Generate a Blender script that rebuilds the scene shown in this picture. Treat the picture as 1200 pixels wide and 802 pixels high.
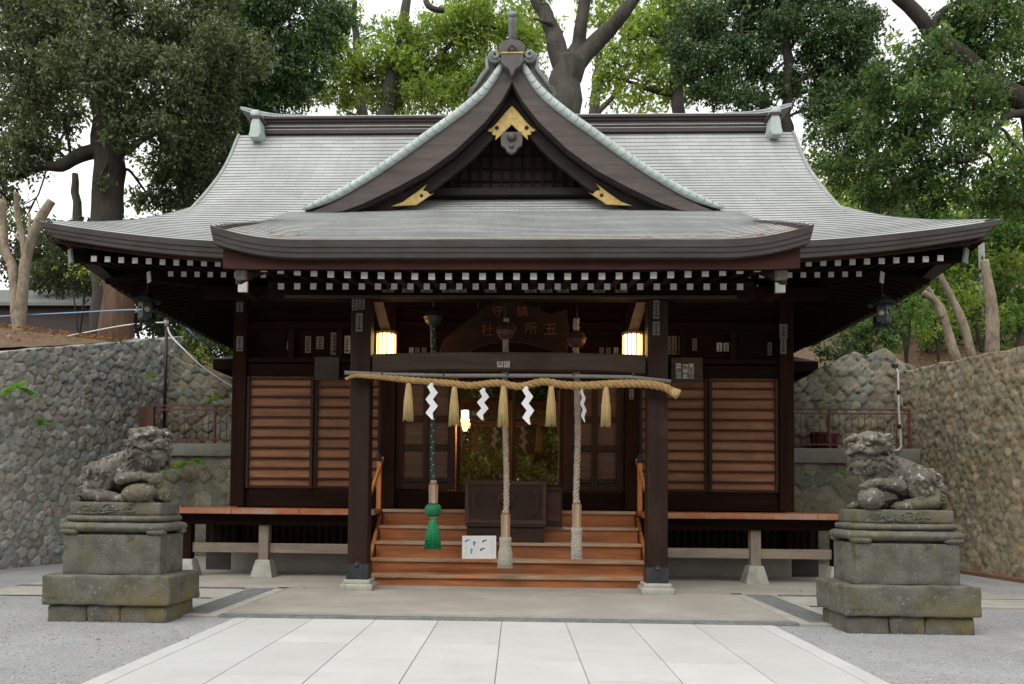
import bpy, bmesh, math, random
import numpy as np
from mathutils import Vector, Matrix, noise as mnoise
PI = math.pi
for o in list(bpy.data.objects): bpy.data.objects.remove(o)
S = bpy.context.scene
COL = S.collection

# ---------------------------------------------------------------- camera
F, EYE = 933.0, 1.25
def _Rz(a): return Matrix.Rotation(a, 3, 'Z')
def _Rx(a): return Matrix.Rotation(a, 3, 'X')
CR = _Rz(math.radians(1.9)) @ _Rx(PI/2 + math.radians(2.2)) @ _Rz(math.radians(0.55))
PPX, PPY = 574.37, 546.86
cd = bpy.data.cameras.new('camera'); cam = bpy.data.objects.new('camera', cd); COL.objects.link(cam)
cam.matrix_world = Matrix.Translation((0, 0, EYE)) @ CR.to_4x4()
cd.sensor_width = 36; cd.lens = F/1200*36
cd.shift_x = (600-PPX)/1200; cd.shift_y = (PPY-401)/1200
cd.clip_end = 500; cd.clip_start = 0.05
S.camera = cam
def P(u, v, Y):
    """world point at depth Y that a survey of the photograph puts at pixel u, v"""
    d = CR @ Vector(((u-PPX)/F, -(v-PPY)/F, -1.0)); t = Y/d.y
    return Vector((d.x*t, Y, EYE+d.z*t))

# ---------------------------------------------------------------- light
w = bpy.data.worlds.new('World'); S.world = w; w.use_nodes = True
nt = w.node_tree; nt.nodes.clear()
sky = nt.nodes.new('ShaderNodeTexSky'); sky.sky_type = 'NISHITA'; sky.sun_disc = False
SUN = Vector((-0.30, -0.62, 0.95)).normalized()
sky.sun_elevation = math.asin(SUN.z); sky.sun_rotation = math.atan2(SUN.x, SUN.y)
sky.air_density = 3.2; sky.dust_density = 1.2; sky.ozone_density = 1.0
hs = nt.nodes.new('ShaderNodeHueSaturation'); hs.inputs['Saturation'].default_value = 0.12
bg = nt.nodes.new('ShaderNodeBackground'); bg.inputs[1].default_value = 0.15
wo = nt.nodes.new('ShaderNodeOutputWorld')
nt.links.new(sky.outputs[0], hs.inputs['Color']); nt.links.new(hs.outputs[0], bg.inputs[0]); nt.links.new(bg.outputs[0], wo.inputs[0])
sd = bpy.data.lights.new('sun', 'SUN'); sd.energy = .6; sd.angle = math.radians(50); sd.color = (1, .96, .9)
sun = bpy.data.objects.new('sun', sd); COL.objects.link(sun)
sun.rotation_euler = SUN.to_track_quat('Z', 'Y').to_euler(); sun.location = (0, 0, 30)
S.view_settings.view_transform = 'Standard'; S.view_settings.look = 'None'
S.view_settings.gamma = 1.0; S.view_settings.use_curve_mapping = False
S.view_settings.exposure = 1.05

# ---------------------------------------------------------------- helpers
def rgba(c): return (c[0], c[1], c[2], 1.0)
def lerp(a, b, t): return a+(b-a)*t
def sstep(a, b, x):
    t = np.clip((x-a)/(b-a), 0, 1); return t*t*(3-2*t)
XC = -0.12                        # the shrine's centre line

class MB:
    def __init__(s): s.v = []; s.f = []; s.m = []; s.sm = []; s.uv = {}
    def add(s, vs, fs, mi=0, smooth=False):
        n = len(s.v); s.v += [tuple(p) for p in vs]
        for f in fs: s.f.append(tuple(i+n for i in f)); s.m.append(mi); s.sm.append(smooth)
        return s
    def box(s, x0, x1, y0, y1, z0, z1, mi=0, M=None):
        vs = [Vector((x, y, z)) for x in (x0, x1) for y in (y0, y1) for z in (z0, z1)]
        if M is not None: vs = [M @ p for p in vs]
        return s.add(vs, [(0,1,3,2),(4,6,7,5),(0,4,5,1),(2,3,7,6),(0,2,6,4),(1,5,7,3)], mi)
    def bar(s, a, b, wx, wz, mi=0):
        """square bar between two points"""
        a, b = Vector(a), Vector(b); d = (b-a); L = d.length
        q = d.to_track_quat('Y', 'Z').to_matrix().to_4x4()
        return s.box(-wx/2, wx/2, 0, L, -wz/2, wz/2, mi, Matrix.Translation(a) @ q)
    def tube(s, pts, r, n=10, mi=0, smooth=True, caps=True):
        pts = [Vector(p) for p in pts]
        if not hasattr(r, '__len__'): r = [r]*len(pts)
        up = Vector((0.13, 0.31, 0.94)); vs = []; prev = None
        for i, p in enumerate(pts):
            t = (pts[min(i+1, len(pts)-1)]-pts[max(i-1, 0)])
            t = t.normalized() if t.length > 1e-9 else Vector((0, 0, 1))
            if prev is None:
                a = t.cross(up if abs(t.dot(up)) < .95 else Vector((1, 0, 0))).normalized()
            else: a = (prev-t*prev.dot(t)).normalized()
            prev = a; b = t.cross(a)
            for k in range(n):
                an = 2*PI*k/n; vs.append(p+(a*math.cos(an)+b*math.sin(an))*r[i])
        fs = [(i*n+k, i*n+(k+1) % n, (i+1)*n+(k+1) % n, (i+1)*n+k) for i in range(len(pts)-1) for k in range(n)]
        if caps: fs += [tuple(range(n-1, -1, -1)), tuple((len(pts)-1)*n+k for k in range(n))]
        return s.add(vs, fs, mi, smooth)
    def lathe(s, prof, c=(0, 0, 0), n=20, mi=0, smooth=True):
        vs = [(c[0]+r*math.cos(2*PI*k/n), c[1]+r*math.sin(2*PI*k/n), c[2]+z) for r, z in prof for k in range(n)]
        m = len(prof)
        fs = [(i*n+k, i*n+(k+1) % n, (i+1)*n+(k+1) % n, (i+1)*n+k) for i in range(m-1) for k in range(n)]
        fs += [tuple(range(n-1, -1, -1)), tuple((m-1)*n+k for k in range(n))]
        return s.add(vs, fs, mi, smooth)
    def prism(s, out, y0, y1, mi=0):
        """outline in x, z pushed from y0 to y1"""
        n = len(out)
        vs = [(x, y0, z) for x, z in out]+[(x, y1, z) for x, z in out]
        fs = [tuple(range(n)), tuple(range(2*n-1, n-1, -1))]+[(i, i+n, (i+1) % n+n, (i+1) % n) for i in range(n)]
        return s.add(vs, fs, mi)
    def grid(s, rows, mi=0, smooth=False, flip=False):
        nr, nc = len(rows), len(rows[0]); vs = [p for r in rows for p in r]
        fs = []
        for i in range(nr-1):
            for j in range(nc-1):
                q = (i*nc+j, i*nc+j+1, (i+1)*nc+j+1, (i+1)*nc+j); fs.append(q[::-1] if flip else q)
        return s.add(vs, fs, mi, smooth)
    def band(s, up, lo, y0, y1, mi=0):
        """board between two polylines of x, z, thick from y0 to y1"""
        n = len(up)
        vs = [(x, y0, z) for x, z in up]+[(x, y0, z) for x, z in lo]+[(x, y1, z) for x, z in up]+[(x, y1, z) for x, z in lo]
        fs = []
        for i in range(n-1):
            fs += [(i, i+1, n+i+1, n+i), (2*n+i, 3*n+i, 3*n+i+1, 2*n+i+1), (i, 2*n+i, 2*n+i+1, i+1), (n+i, n+i+1, 3*n+i+1, 3*n+i)]
        fs += [(0, n, 3*n, 2*n), (n-1, 3*n-1, 4*n-1, 2*n-1)]
        return s.add(vs, fs, mi)
    def build(s, name, mats, parent=None, bevel=0, loc=None, fix=True):
        me = bpy.data.meshes.new(name)
        off = wloc(parent) if parent else Vector((0, 0, 0))
        if loc is not None: off = Vector(loc)
        me.from_pydata([(p[0]-off.x, p[1]-off.y, p[2]-off.z) for p in s.v], [], s.f)
        if not isinstance(mats, (list, tuple)): mats = [mats]
        for m in mats: me.materials.append(m)
        me.polygons.foreach_set('material_index', s.m); me.polygons.foreach_set('use_smooth', s.sm)
        if fix:
            bm = bmesh.new(); bm.from_mesh(me); bmesh.ops.recalc_face_normals(bm, faces=bm.faces); bm.to_mesh(me); bm.free()
        me.update()
        return link(name, me, parent, bevel, loc)

def wloc(o):
    p = Vector((0, 0, 0))
    while o is not None: p += o.location; o = o.parent
    return p
def link(name, me, parent=None, bevel=0, loc=None):
    o = bpy.data.objects.new(name, me); COL.objects.link(o)
    if parent is not None: o.parent = parent
    if loc is not None: o.location = Vector(loc)-(wloc(parent) if parent is not None else Vector((0, 0, 0)))
    if bevel:
        b = o.modifiers.new('bevel', 'BEVEL'); b.width = bevel; b.segments = 2; b.limit_method = 'ANGLE'; b.angle_limit = math.radians(40)
    return o
def tag(o, label, cat, group=None, kind=None):
    if label: o['label'] = label
    if cat: o['category'] = cat
    if group: o['group'] = group
    if kind: o['kind'] = kind
    return o
def thing(name, loc, label, cat, group=None):
    o = bpy.data.objects.new(name, None); COL.objects.link(o); o.location = loc; o.empty_display_size = .2
    return tag(o, label, cat, group)
def structure(o): o['kind'] = 'structure'; return o
def copy_tree(o, parent=None, loc=None):
    c = o.copy(); COL.objects.link(c)
    if parent is not None: c.parent = parent
    if loc is not None: c.location = loc
    for ch in list(o.children): copy_tree(ch, c)
    return c

# ---------------------------------------------------------------- materials
def newmat(name):
    m = bpy.data.materials.new(name); m.use_nodes = True; nt = m.node_tree; nt.nodes.clear()
    out = nt.nodes.new('ShaderNodeOutputMaterial'); b = nt.nodes.new('ShaderNodeBsdfPrincipled')
    nt.links.new(b.outputs[0], out.inputs[0]); return m, nt, b, out
def N(nt, t, **k):
    n = nt.nodes.new(t)
    for a, v in k.items(): setattr(n, a, v)
    return n
def noisetex(nt, scale, detail=5, vec=(1, 1, 1), rough=.6, coord='Object'):
    tc = N(nt, 'ShaderNodeTexCoord'); mp = N(nt, 'ShaderNodeMapping'); mp.inputs['Scale'].default_value = vec
    nz = N(nt, 'ShaderNodeTexNoise'); nz.inputs['Scale'].default_value = scale; nz.inputs['Detail'].default_value = detail; nz.inputs['Roughness'].default_value = rough
    nt.links.new(tc.outputs[coord], mp.inputs[0]); nt.links.new(mp.outputs[0], nz.inputs['Vector']); return nz
def ramp(nt, src, stops):
    r = N(nt, 'ShaderNodeValToRGB'); e = r.color_ramp.elements
    while len(e) < len(stops): e.new(.5)
    for i, (p, c) in enumerate(stops): e[i].position = p; e[i].color = rgba(c) if hasattr(c, '__len__') else (c, c, c, 1)
    nt.links.new(src, r.inputs[0]); return r
def mix(nt, fac, a, b, mode='MIX'):
    m = N(nt, 'ShaderNodeMix', data_type='RGBA', blend_type=mode)
    for s, v in ((m.inputs['Factor'], fac), (m.inputs['A'], a), (m.inputs['B'], b)):
        if hasattr(v, 'is_linked') or isinstance(v, bpy.types.NodeSocket): nt.links.new(v, s)
        elif hasattr(v, '__len__'): s.default_value = rgba(v)
        else: s.default_value = v
    return m.outputs['Result']
def bump(nt, b, h, strength=.3, dist=.01):
    bp = N(nt, 'ShaderNodeBump'); bp.inputs['Strength'].default_value = strength; bp.inputs['Distance'].default_value = dist
    nt.links.new(h, bp.inputs['Height']); nt.links.new(bp.outputs[0], b.inputs['Normal'])
def sc(c, k): return tuple(min(1, x*k) for x in c)

def surf(name, c, rough=.75, var=.3, scale=6, vec=(1, 1, 1), fine=60, bmp=.25, dist=.006, stain=None, stain_scale=1.2, stain_pos=(.5, .7), spec=.4, metal=0):
    m, nt, b, _ = newmat(name)
    a = noisetex(nt, scale, 6, vec); f = noisetex(nt, fine, 3, vec)
    r = ramp(nt, a.outputs[0], [(.3, sc(c, 1-var)), (.7, sc(c, 1+var))])
    rf = ramp(nt, f.outputs[0], [(.3, (.75,)*3), (.7, (1.2,)*3)])
    col = mix(nt, .6, r.outputs[0], rf.outputs[0], 'MULTIPLY')
    if stain:
        s = noisetex(nt, stain_scale, 6, (1, 1, 1), .65); sr = ramp(nt, s.outputs[0], [(stain_pos[0], 0), (stain_pos[1], 1)])
        col = mix(nt, sr.outputs[0], col, stain)
    nt.links.new(col, b.inputs['Base Color']); b.inputs['Roughness'].default_value = rough
    b.inputs['Specular IOR Level'].default_value = spec; b.inputs['Metallic'].default_value = metal
    if bmp: bump(nt, b, f.outputs[0], bmp, dist)
    return m
def wood(name, c, axis='x', rough=.7, var=.35, bmp=.3, stain=None, spec=.16, sp=(.52, .72)):
    vec = {'x': (.12, 1.6, 1.6), 'z': (1.6, 1.6, .12), 'y': (1.6, .12, 1.6)}[axis]
    return surf(name, c, rough, var, 7, vec, 45, bmp, .004, stain, 1.1, sp, spec)
def plain(name, c, rough=.6, metal=0, emit=0, ecol=None):
    m, nt, b, _ = newmat(name); b.inputs['Base Color'].default_value = rgba(c); b.inputs['Roughness'].default_value = rough; b.inputs['Metallic'].default_value = metal
    if emit: b.inputs['Emission Color'].default_value = rgba(ecol or c); b.inputs['Emission Strength'].default_value = emit
    return m

M = {}
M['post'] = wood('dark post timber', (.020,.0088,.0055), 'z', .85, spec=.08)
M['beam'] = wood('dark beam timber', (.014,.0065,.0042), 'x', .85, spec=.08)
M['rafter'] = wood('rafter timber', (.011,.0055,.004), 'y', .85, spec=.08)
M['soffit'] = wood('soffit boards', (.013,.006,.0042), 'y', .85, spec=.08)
M['redboard'] = wood('reddish eave board', (.045, .017, .012), 'x', .75)
M['ppost'] = wood('weathered porch post', (.024, .0115, .008), 'z', .62, stain=(.045, .027, .019), sp=(.55, .75))
M['rainbow'] = wood('weathered porch beam', (.062, .043, .031), 'x', .7, stain=(.033, .021, .015))
M['shutter'] = wood('shutter boards', (.235, .112, .058), 'x', .6, .3, stain=(.155, .075, .042))
M['batten'] = wood('dark battens', (.045, .02, .014), 'x', .6)
M['doorwood'] = wood('door frame timber', (.034, .019, .014), 'z', .6)
M['doorpanel'] = wood('door panel boards', (.11, .068, .05), 'x', .6)
M['deck'] = wood('deck boards', (.36, .098, .026), 'x', .32, .35, stain=(.22, .10, .06), spec=.5)
M['deckedge'] = wood('weathered deck edge', (.30, .115, .055), 'x', .6, .35, stain=(.30, .225, .175), sp=(.46, .62))
M['step'] = wood('step boards', (.30, .108, .040), 'x', .42, .45, stain=(.21, .095, .05), spec=.3)
M['steptread'] = wood('worn step treads', (.37, .165, .078), 'x', .5, .45, stain=(.37, .27, .185), sp=(.40, .58))
M['rail'] = wood('orange handrail timber', (.50, .20, .075), 'z', .5)
M['bracket'] = wood('pale bracket timber', (.40, .22, .11), 'x', .6)
M['fascia'] = wood('weathered fascia boards', (.058, .050, .046), 'x', .8, .25, stain=(.042, .032, .027))
M['hafu'] = wood('weathered bargeboard', (.090, .076, .070), 'x', .8, .25, stain=(.066, .054, .048))
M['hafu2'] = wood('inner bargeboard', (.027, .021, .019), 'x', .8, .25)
M['ridgew'] = wood('ridge box boards', (.16, .125, .115), 'x', .75, .2)
M['ridged'] = wood('dark ridge moulding', (.065, .052, .05), 'x', .75, .2)
M['white'] = surf('whitewash', (.60, .59, .56), .8, .10, 9, bmp=.05)
M['grey_wood'] = wood('silvered timber', (.22, .20, .18), 'z', .8, .25)
M['supp'] = wood('veranda support timber', (.26, .215, .17), 'z', .8, .25, stain=(.17, .13, .10))
M['nuki'] = wood('veranda tie timber', (.24, .195, .155), 'x', .8, .25, stain=(.16, .125, .095))
M['teal'] = surf('verdigris copper', (.37, .43, .41), .65, .18, 4, fine=30, bmp=.08, stain=(.38, .42, .40), stain_scale=3)
M['tealg'] = surf('grey copper edge', (.24, .265, .255), .65, .18, 4, fine=30, bmp=.08)
M['tealdark'] = surf('aged copper ornament', (.155, .175, .168), .6, .25, 6, bmp=.1)
M['orn'] = surf('carved ridge ornament', (.085, .075, .070), .7, .25, 7, bmp=.15)
M['gold'] = surf('gilded fitting', (.42, .30, .10), .55, .3, 14, fine=50, bmp=.4, dist=.01, metal=.25)
M['shoe'] = surf('blackened metal shoe', (.045, .05, .055), .5, .3, 9, bmp=.1, metal=.5)
M['iron'] = surf('black iron', (.02, .021, .021), .55, .3, 9, bmp=.1, metal=.4)
M['bronze'] = surf('dark bronze lantern', (.028, .034, .033), .5, .3, 12, bmp=.1, metal=.4)
M['straw'] = surf('straw rope', (.40, .255, .10), .85, .22, 14, fine=90, bmp=.4, dist=.006)
M['strawt'] = surf('straw tassel', (.46, .335, .15), .85, .25, 30, (3, 3, .15), 60, .4, .006)
M['hemp'] = surf('hemp bell rope', (.33, .275, .21), .85, .22, 20, fine=90, bmp=.4, dist=.005)
M['hempn'] = surf('netted hemp tassel', (.42, .385, .32), .85, .2, 30, fine=90, bmp=.4, dist=.005)
M['green'] = surf('green silk cord', (.010, .13, .06), .6, .3, 20, fine=80, bmp=.3)
M['greent'] = surf('green tassel thread', (.006, .20, .065), .55, .35, 30, (4, 4, .15), 60, .3)
M['greenr'] = surf('green patterned cord', (.024, .045, .035), .7, .35, 30, fine=70, bmp=.3)
M['sleeve'] = wood('bell rope handle wood', (.36, .25, .17), 'z', .6)
M['paper'] = surf('white paper', (.70, .71, .72), .8, .03, 9, bmp=0)
M['pole'] = surf('grey bamboo pole', (.19, .18, .17), .6, .15, 6, bmp=.05)
M['bell'] = surf('reddish copper bell', (.075, .03, .025), .5, .25, 8, bmp=.05, metal=.3)
M['plaque'] = wood('plaque board', (.030, .015, .010), 'x', .65)
M['goldink'] = plain('faded gold lettering', (.17, .068, .018), .6, .1)
M['ink'] = plain('black ink', (.02, .02, .02), .7)
M['slip'] = surf('aged paper slip', (.50, .48, .44), .8, .12, 12, bmp=0)
M['slipdark'] = surf('faded paper slip', (.17, .15, .13), .8, .2, 12, bmp=0)
M['bluefig'] = plain('blue print', (.06, .22, .38), .6); M['tealfig'] = plain('teal print', (.05, .35, .42), .6); M['darkfig'] = plain('dark print', (.06, .07, .16), .6); M['greyfig'] = plain('grey print', (.55, .56, .58), .6)
M['box'] = wood('offering box timber', (.038, .021, .0165), 'x', .6, .3)
M['boxlight'] = wood('offering box crest', (.066, .036, .026), 'x', .6)
M['shoji'] = plain('lamp paper', (1, .8, .5), .6, 0, 5.0, (1, .62, .24))
M['lampy'] = plain('lamp shade yellow', (1, .8, .4), .6, 0, 4.5, (1, .62, .20))
M['lampw'] = plain('lamp shade white', (1, .9, .7), .6, 0, 8.0, (1, .86, .62))
M['interior'] = wood('interior timber', (.16, .07, .03), 'x', .5)
M['tatami'] = surf('interior floor', (.16, .10, .05), .5, .2, 5)
M['conc'] = surf('old concrete', (.31, .285, .245), .85, .16, 1.6, fine=70, bmp=.12, stain=(.27, .235, .19), stain_scale=.7, stain_pos=(.45, .75))
M['conc2'] = surf('stone kerb band', (.27, .255, .23), .85, .16, 2, fine=60, bmp=.15)
M['conc3'] = surf('pale kerb stone', (.33, .31, .27), .85, .14, 3, fine=60, bmp=.12)
M['concpost'] = surf('concrete footing', (.34, .33, .29), .85, .16, 6, fine=60, bmp=.15, stain=(.22, .21, .17), stain_scale=4)
M['coping'] = surf('mossy coping concrete', (.20, .20, .175), .9, .2, 3, fine=60, bmp=.15, stain=(.13, .135, .10), stain_scale=2)
M['terracotta'] = surf('reddish gutter edge', (.20, .105, .065), .85, .2, 3)
M['grate'] = surf('galvanised grating', (.28, .29, .285), .5, .2, 10, bmp=.05, metal=.4)
M['pit'] = plain('drain pit', (.05, .05, .048), .9)
M['redrail'] = surf('rusty red railing', (.135, .045, .038), .65, .3, 12, bmp=.1)
M['pvc'] = surf('white plastic pipe', (.55, .53, .49), .5, .08, 6, bmp=0)
M['plankred'] = wood('red brown plank', (.12, .06, .045), 'z', .8)
M['blue'] = plain('blue rope fibre', (.16, .30, .50), .6); M['whiter'] = plain('white rope fibre', (.55, .57, .58), .6)
M['bucket'] = surf('red brown plastic', (.16, .045, .04), .45, .15, 8, bmp=0)

def roof_mat(rust=False):
    m, nt, b, _ = newmat('copper roof shingles')
    uv = N(nt, 'ShaderNodeUVMap'); sx = N(nt, 'ShaderNodeSeparateXYZ'); nt.links.new(uv.outputs[0], sx.inputs[0])
    def mth(op, a, b_=None):
        n = N(nt, 'ShaderNodeMath', operation=op)
        for s, v in zip(n.inputs, (a, b_)):
            if v is None: continue
            if isinstance(v, (int, float)): s.default_value = v
            else: nt.links.new(v, s)
        return n.outputs[0]
    row = mth('FLOOR', sx.outputs[1]); sh = mth('MULTIPLY', mth('FRACT', mth('MULTIPLY', row, .5)), 1.0)
    uu = mth('ADD', mth('MULTIPLY', sx.outputs[0], 2.6), sh); cell = mth('FLOOR', uu)
    cb = N(nt, 'ShaderNodeCombineXYZ'); nt.links.new(cell, cb.inputs[0]); nt.links.new(row, cb.inputs[1])
    wn = N(nt, 'ShaderNodeTexWhiteNoise', noise_dimensions='2D'); nt.links.new(cb.outputs[0], wn.inputs['Vector'])
    r = ramp(nt, wn.outputs['Value'], [(0, (.292, .297, .288)), (.5, (.315, .320, .311)), (1, (.335, .341, .332))])
    fr = mth('FRACT', uu); seam = mth('LESS_THAN', fr, .035)
    a = noisetex(nt, 1.1, 6, (1, .35, .35), .7); ar = ramp(nt, a.outputs[0], [(.35, (.80, .79, .77)), (.55, (1, 1, 1)), (.75, (1.16, 1.19, 1.17))])
    col = mix(nt, .9, r.outputs[0], ar.outputs[0], 'MULTIPLY')
    st = noisetex(nt, 2.2, 6, (1.6, .25, .25), .75); sr = ramp(nt, st.outputs[0], [(.60, 0), (.80, .6)])
    col = mix(nt, sr.outputs[0], col, (.46, .47, .46))
    tl = noisetex(nt, .6, 4); tr = ramp(nt, tl.outputs[0], [(.55, 0), (.75, .20)])
    col = mix(nt, tr.outputs[0], col, (.33, .40, .37))
    col = mix(nt, mth('MULTIPLY', seam, .45), col, (.15, .15, .15))
    if rust:      # rust brown leaf stain along the lowest courses
        tc = N(nt, 'ShaderNodeTexCoord'); sp = N(nt, 'ShaderNodeSeparateXYZ'); nt.links.new(tc.outputs['Object'], sp.inputs[0])
        mr = N(nt, 'ShaderNodeMapRange'); mr.inputs['From Min'].default_value = -3.70; mr.inputs['From Max'].default_value = -3.15; mr.inputs['To Min'].default_value = .30; mr.inputs['To Max'].default_value = -.12
        nt.links.new(sp.outputs[1], mr.inputs['Value']); rn = noisetex(nt, 2.4, 6, (.7, 1.6, 1.6), .75)
        rr = ramp(nt, mth('ADD', rn.outputs[0], mr.outputs[0]), [(.60, 0), (.84, .75)]); col = mix(nt, rr.outputs[0], col, (.27, .165, .105))
        wn2 = noisetex(nt, 1.7, 6, (1.8, .3, .3), .75); wr = ramp(nt, wn2.outputs[0], [(.58, 0), (.74, .55)]); col = mix(nt, wr.outputs[0], col, (.42, .43, .42))
    nt.links.new(col, b.inputs['Base Color']); b.inputs['Roughness'].default_value = .62
    f = noisetex(nt, 25, 3); bump(nt, b, f.outputs[0], .12, .01)
    return m
M['roof'] = roof_mat(); M['roofporch'] = roof_mat(True)
M['roofedge2'] = surf('pale shingle edges', (.235, .24, .235), .8, .2, 8, bmp=0)  # porch risers: fainter shadow lines put into the colour
M['roofedge'] = surf('shingle edges', (.135, .14, .136), .8, .2, 8, bmp=0)  # on risers, darker than the shingles to paint each course's shadow line

def attr_mat(name, rough=.85, fine=35, bmp=.5, dist=.012, moss=None, mosspos=(.55, .75), spec=.3, mosscale=1.6):
    """stone whose albedo per block is stored on the mesh"""
    m, nt, b, _ = newmat(name)
    at = N(nt, 'ShaderNodeAttribute', attribute_name='Col')
    f = noisetex(nt, fine, 5, (1, 1, 1), .7); rf = ramp(nt, f.outputs[0], [(.25, (.62,)*3), (.5, (1,)*3), (.75, (1.4,)*3)])
    g = noisetex(nt, 7, 5); rg = ramp(nt, g.outputs[0], [(.3, (.72, .72, .70)), (.7, (1.25, 1.25, 1.22))])
    col = mix(nt, .75, at.outputs['Color'], rf.outputs[0], 'MULTIPLY'); col = mix(nt, .8, col, rg.outputs[0], 'MULTIPLY')
    if moss:
        s = noisetex(nt, mosscale, 6, (1, 1, 1), .7); sr = ramp(nt, s.outputs[0], [(mosspos[0], 0), (mosspos[1], .8)])
        col = mix(nt, sr.outputs[0], col, moss)
    nt.links.new(col, b.inputs['Base Color']); b.inputs['Roughness'].default_value = rough; b.inputs['Specular IOR Level'].default_value = spec
    bump(nt, b, f.outputs[0], bmp, dist); return m
M['wallL'] = attr_mat('blue grey wall stone', moss=(.11, .115, .07), mosspos=(.60, .82))
M['wallR'] = attr_mat('tan wall stone', moss=(.16, .125, .06), mosspos=(.5, .8))

def stone_mat(name, c, light, moss, ochre, lsc=13, lth=.565):
    m, nt, b, _ = newmat(name)
    a = noisetex(nt, 4, 6, (1, 1, 1), .65); r = ramp(nt, a.outputs[0], [(.3, sc(c, .6)), (.5, c), (.7, sc(c, 1.35))])
    f = noisetex(nt, 60, 4, (1, 1, 1), .7); rf = ramp(nt, f.outputs[0], [(.3, (.65,)*3), (.7, (1.3,)*3)])
    col = mix(nt, .7, r.outputs[0], rf.outputs[0], 'MULTIPLY')
    s = noisetex(nt, 3.0, 5, (1, 1, 1), .6); sr = ramp(nt, s.outputs[0], [(.50, 0), (.64, .75)]); col = mix(nt, sr.outputs[0], col, moss)
    s2 = noisetex(nt, 2.1, 4, (1.3, 1, 1), .5); sr2 = ramp(nt, s2.outputs[0], [(.55, 0), (.68, .45)]); col = mix(nt, sr2.outputs[0], col, ochre)
    l = noisetex(nt, lsc, 7, (1, 1, 1), .75); lr = ramp(nt, l.outputs[0], [(lth, 0), (lth+.06, .8)]); col = mix(nt, lr.outputs[0], col, light)
    d = noisetex(nt, 6, 6, (1, 1, 1), .75); dr = ramp(nt, d.outputs[0], [(.56, 0), (.68, .75)]); col = mix(nt, dr.outputs[0], col, sc(c, .35))
    nt.links.new(col, b.inputs['Base Color']); b.inputs['Roughness'].default_value = .9; b.inputs['Specular IOR Level'].default_value = .2
    bump(nt, b, f.outputs[0], .5, .01); return m
M['lion'] = stone_mat('weathered carved stone', (.128, .112, .094), (.40, .40, .36), (.085, .082, .042), (.135, .11, .062))
M['plinth'] = stone_mat('mossy pedestal stone', (.120, .112, .093), (.32, .32, .29), (.105, .10, .050), (.19, .145, .055), 22, .60)

def ground_mats():
    m, nt, b, _ = newmat('fine grey gravel')
    tc = N(nt, 'ShaderNodeTexCoord'); vo = N(nt, 'ShaderNodeTexVoronoi'); vo.inputs['Scale'].default_value = 75; nt.links.new(tc.outputs['Object'], vo.inputs['Vector'])
    bw = N(nt, 'ShaderNodeRGBToBW'); nt.links.new(vo.outputs['Color'], bw.inputs[0])
    r = ramp(nt, bw.outputs[0], [(.15, (.25, .25, .253)), (.5, (.305, .305, .307)), (.85, (.36, .36, .36))])
    a = noisetex(nt, .8, 6, (1, 1, 1), .65); ar = ramp(nt, a.outputs[0], [(.35, (.80, .79, .78)), (.7, (1.12,)*3)])
    col = mix(nt, .9, r.outputs[0], ar.outputs[0], 'MULTIPLY')
    s = noisetex(nt, 1.3, 5); sr = ramp(nt, s.outputs[0], [(.57, 0), (.75, .45)]); col = mix(nt, sr.outputs[0], col, (.31, .235, .18))
    nt.links.new(col, b.inputs['Base Color']); b.inputs['Roughness'].default_value = .95; b.inputs['Specular IOR Level'].default_value = .15
    bump(nt, b, vo.outputs['Distance'], .7, .012); M['gravel'] = m
    m, nt, b, _ = newmat('pale granite paving')
    at = N(nt, 'ShaderNodeAttribute', attribute_name='Col')
    f = noisetex(nt, 170, 3, (1, 1, 1), .8); rf = ramp(nt, f.outputs[0], [(.3, (.80, .80, .80)), (.5, (1, 1, 1)), (.75, (1.12,)*3)])
    a = noisetex(nt, 1.0, 6, (1, 1, 1), .7); ar = ramp(nt, a.outputs[0], [(.3, (.88, .87, .85)), (.7, (1.04,)*3)])
    col = mix(nt, .8, at.outputs['Color'], rf.outputs[0], 'MULTIPLY'); col = mix(nt, 1., col, ar.outputs[0], 'MULTIPLY')
    s = noisetex(nt, 9, 7, (1, 1, 1), .8); sr = ramp(nt, s.outputs[0], [(.62, 0), (.78, .45)]); col = mix(nt, sr.outputs[0], col, (.33, .31, .27))
    s2 = noisetex(nt, 1.6, 7, (1, 1, 1), .8); sr2 = ramp(nt, s2.outputs[0], [(.50, 0), (.72, .4)]); col = mix(nt, sr2.outputs[0], col, (.37, .355, .32))
    nt.links.new(col, b.inputs['Base Color']); b.inputs['Roughness'].default_value = .7
    bump(nt, b, f.outputs[0], .1, .004); M['granite'] = m
    m, nt, b, _ = newmat('forest soil and leaf litter')
    a = noisetex(nt, 9, 7, (1, 1, 1), .75); r = ramp(nt, a.outputs[0], [(.3, (.045, .028, .016)), (.5, (.13, .075, .042)), (.7, (.21, .125, .075))])
    g = noisetex(nt, .7, 5); gr = ramp(nt, g.outputs[0], [(.52, 0), (.68, .8)]); col = mix(nt, gr.outputs[0], r.outputs[0], (.06, .08, .022))
    nt.links.new(col, b.inputs['Base Color']); b.inputs['Roughness'].default_value = 1; bump(nt, b, a.outputs[0], .8, .05); M['soil'] = m
ground_mats()

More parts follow.
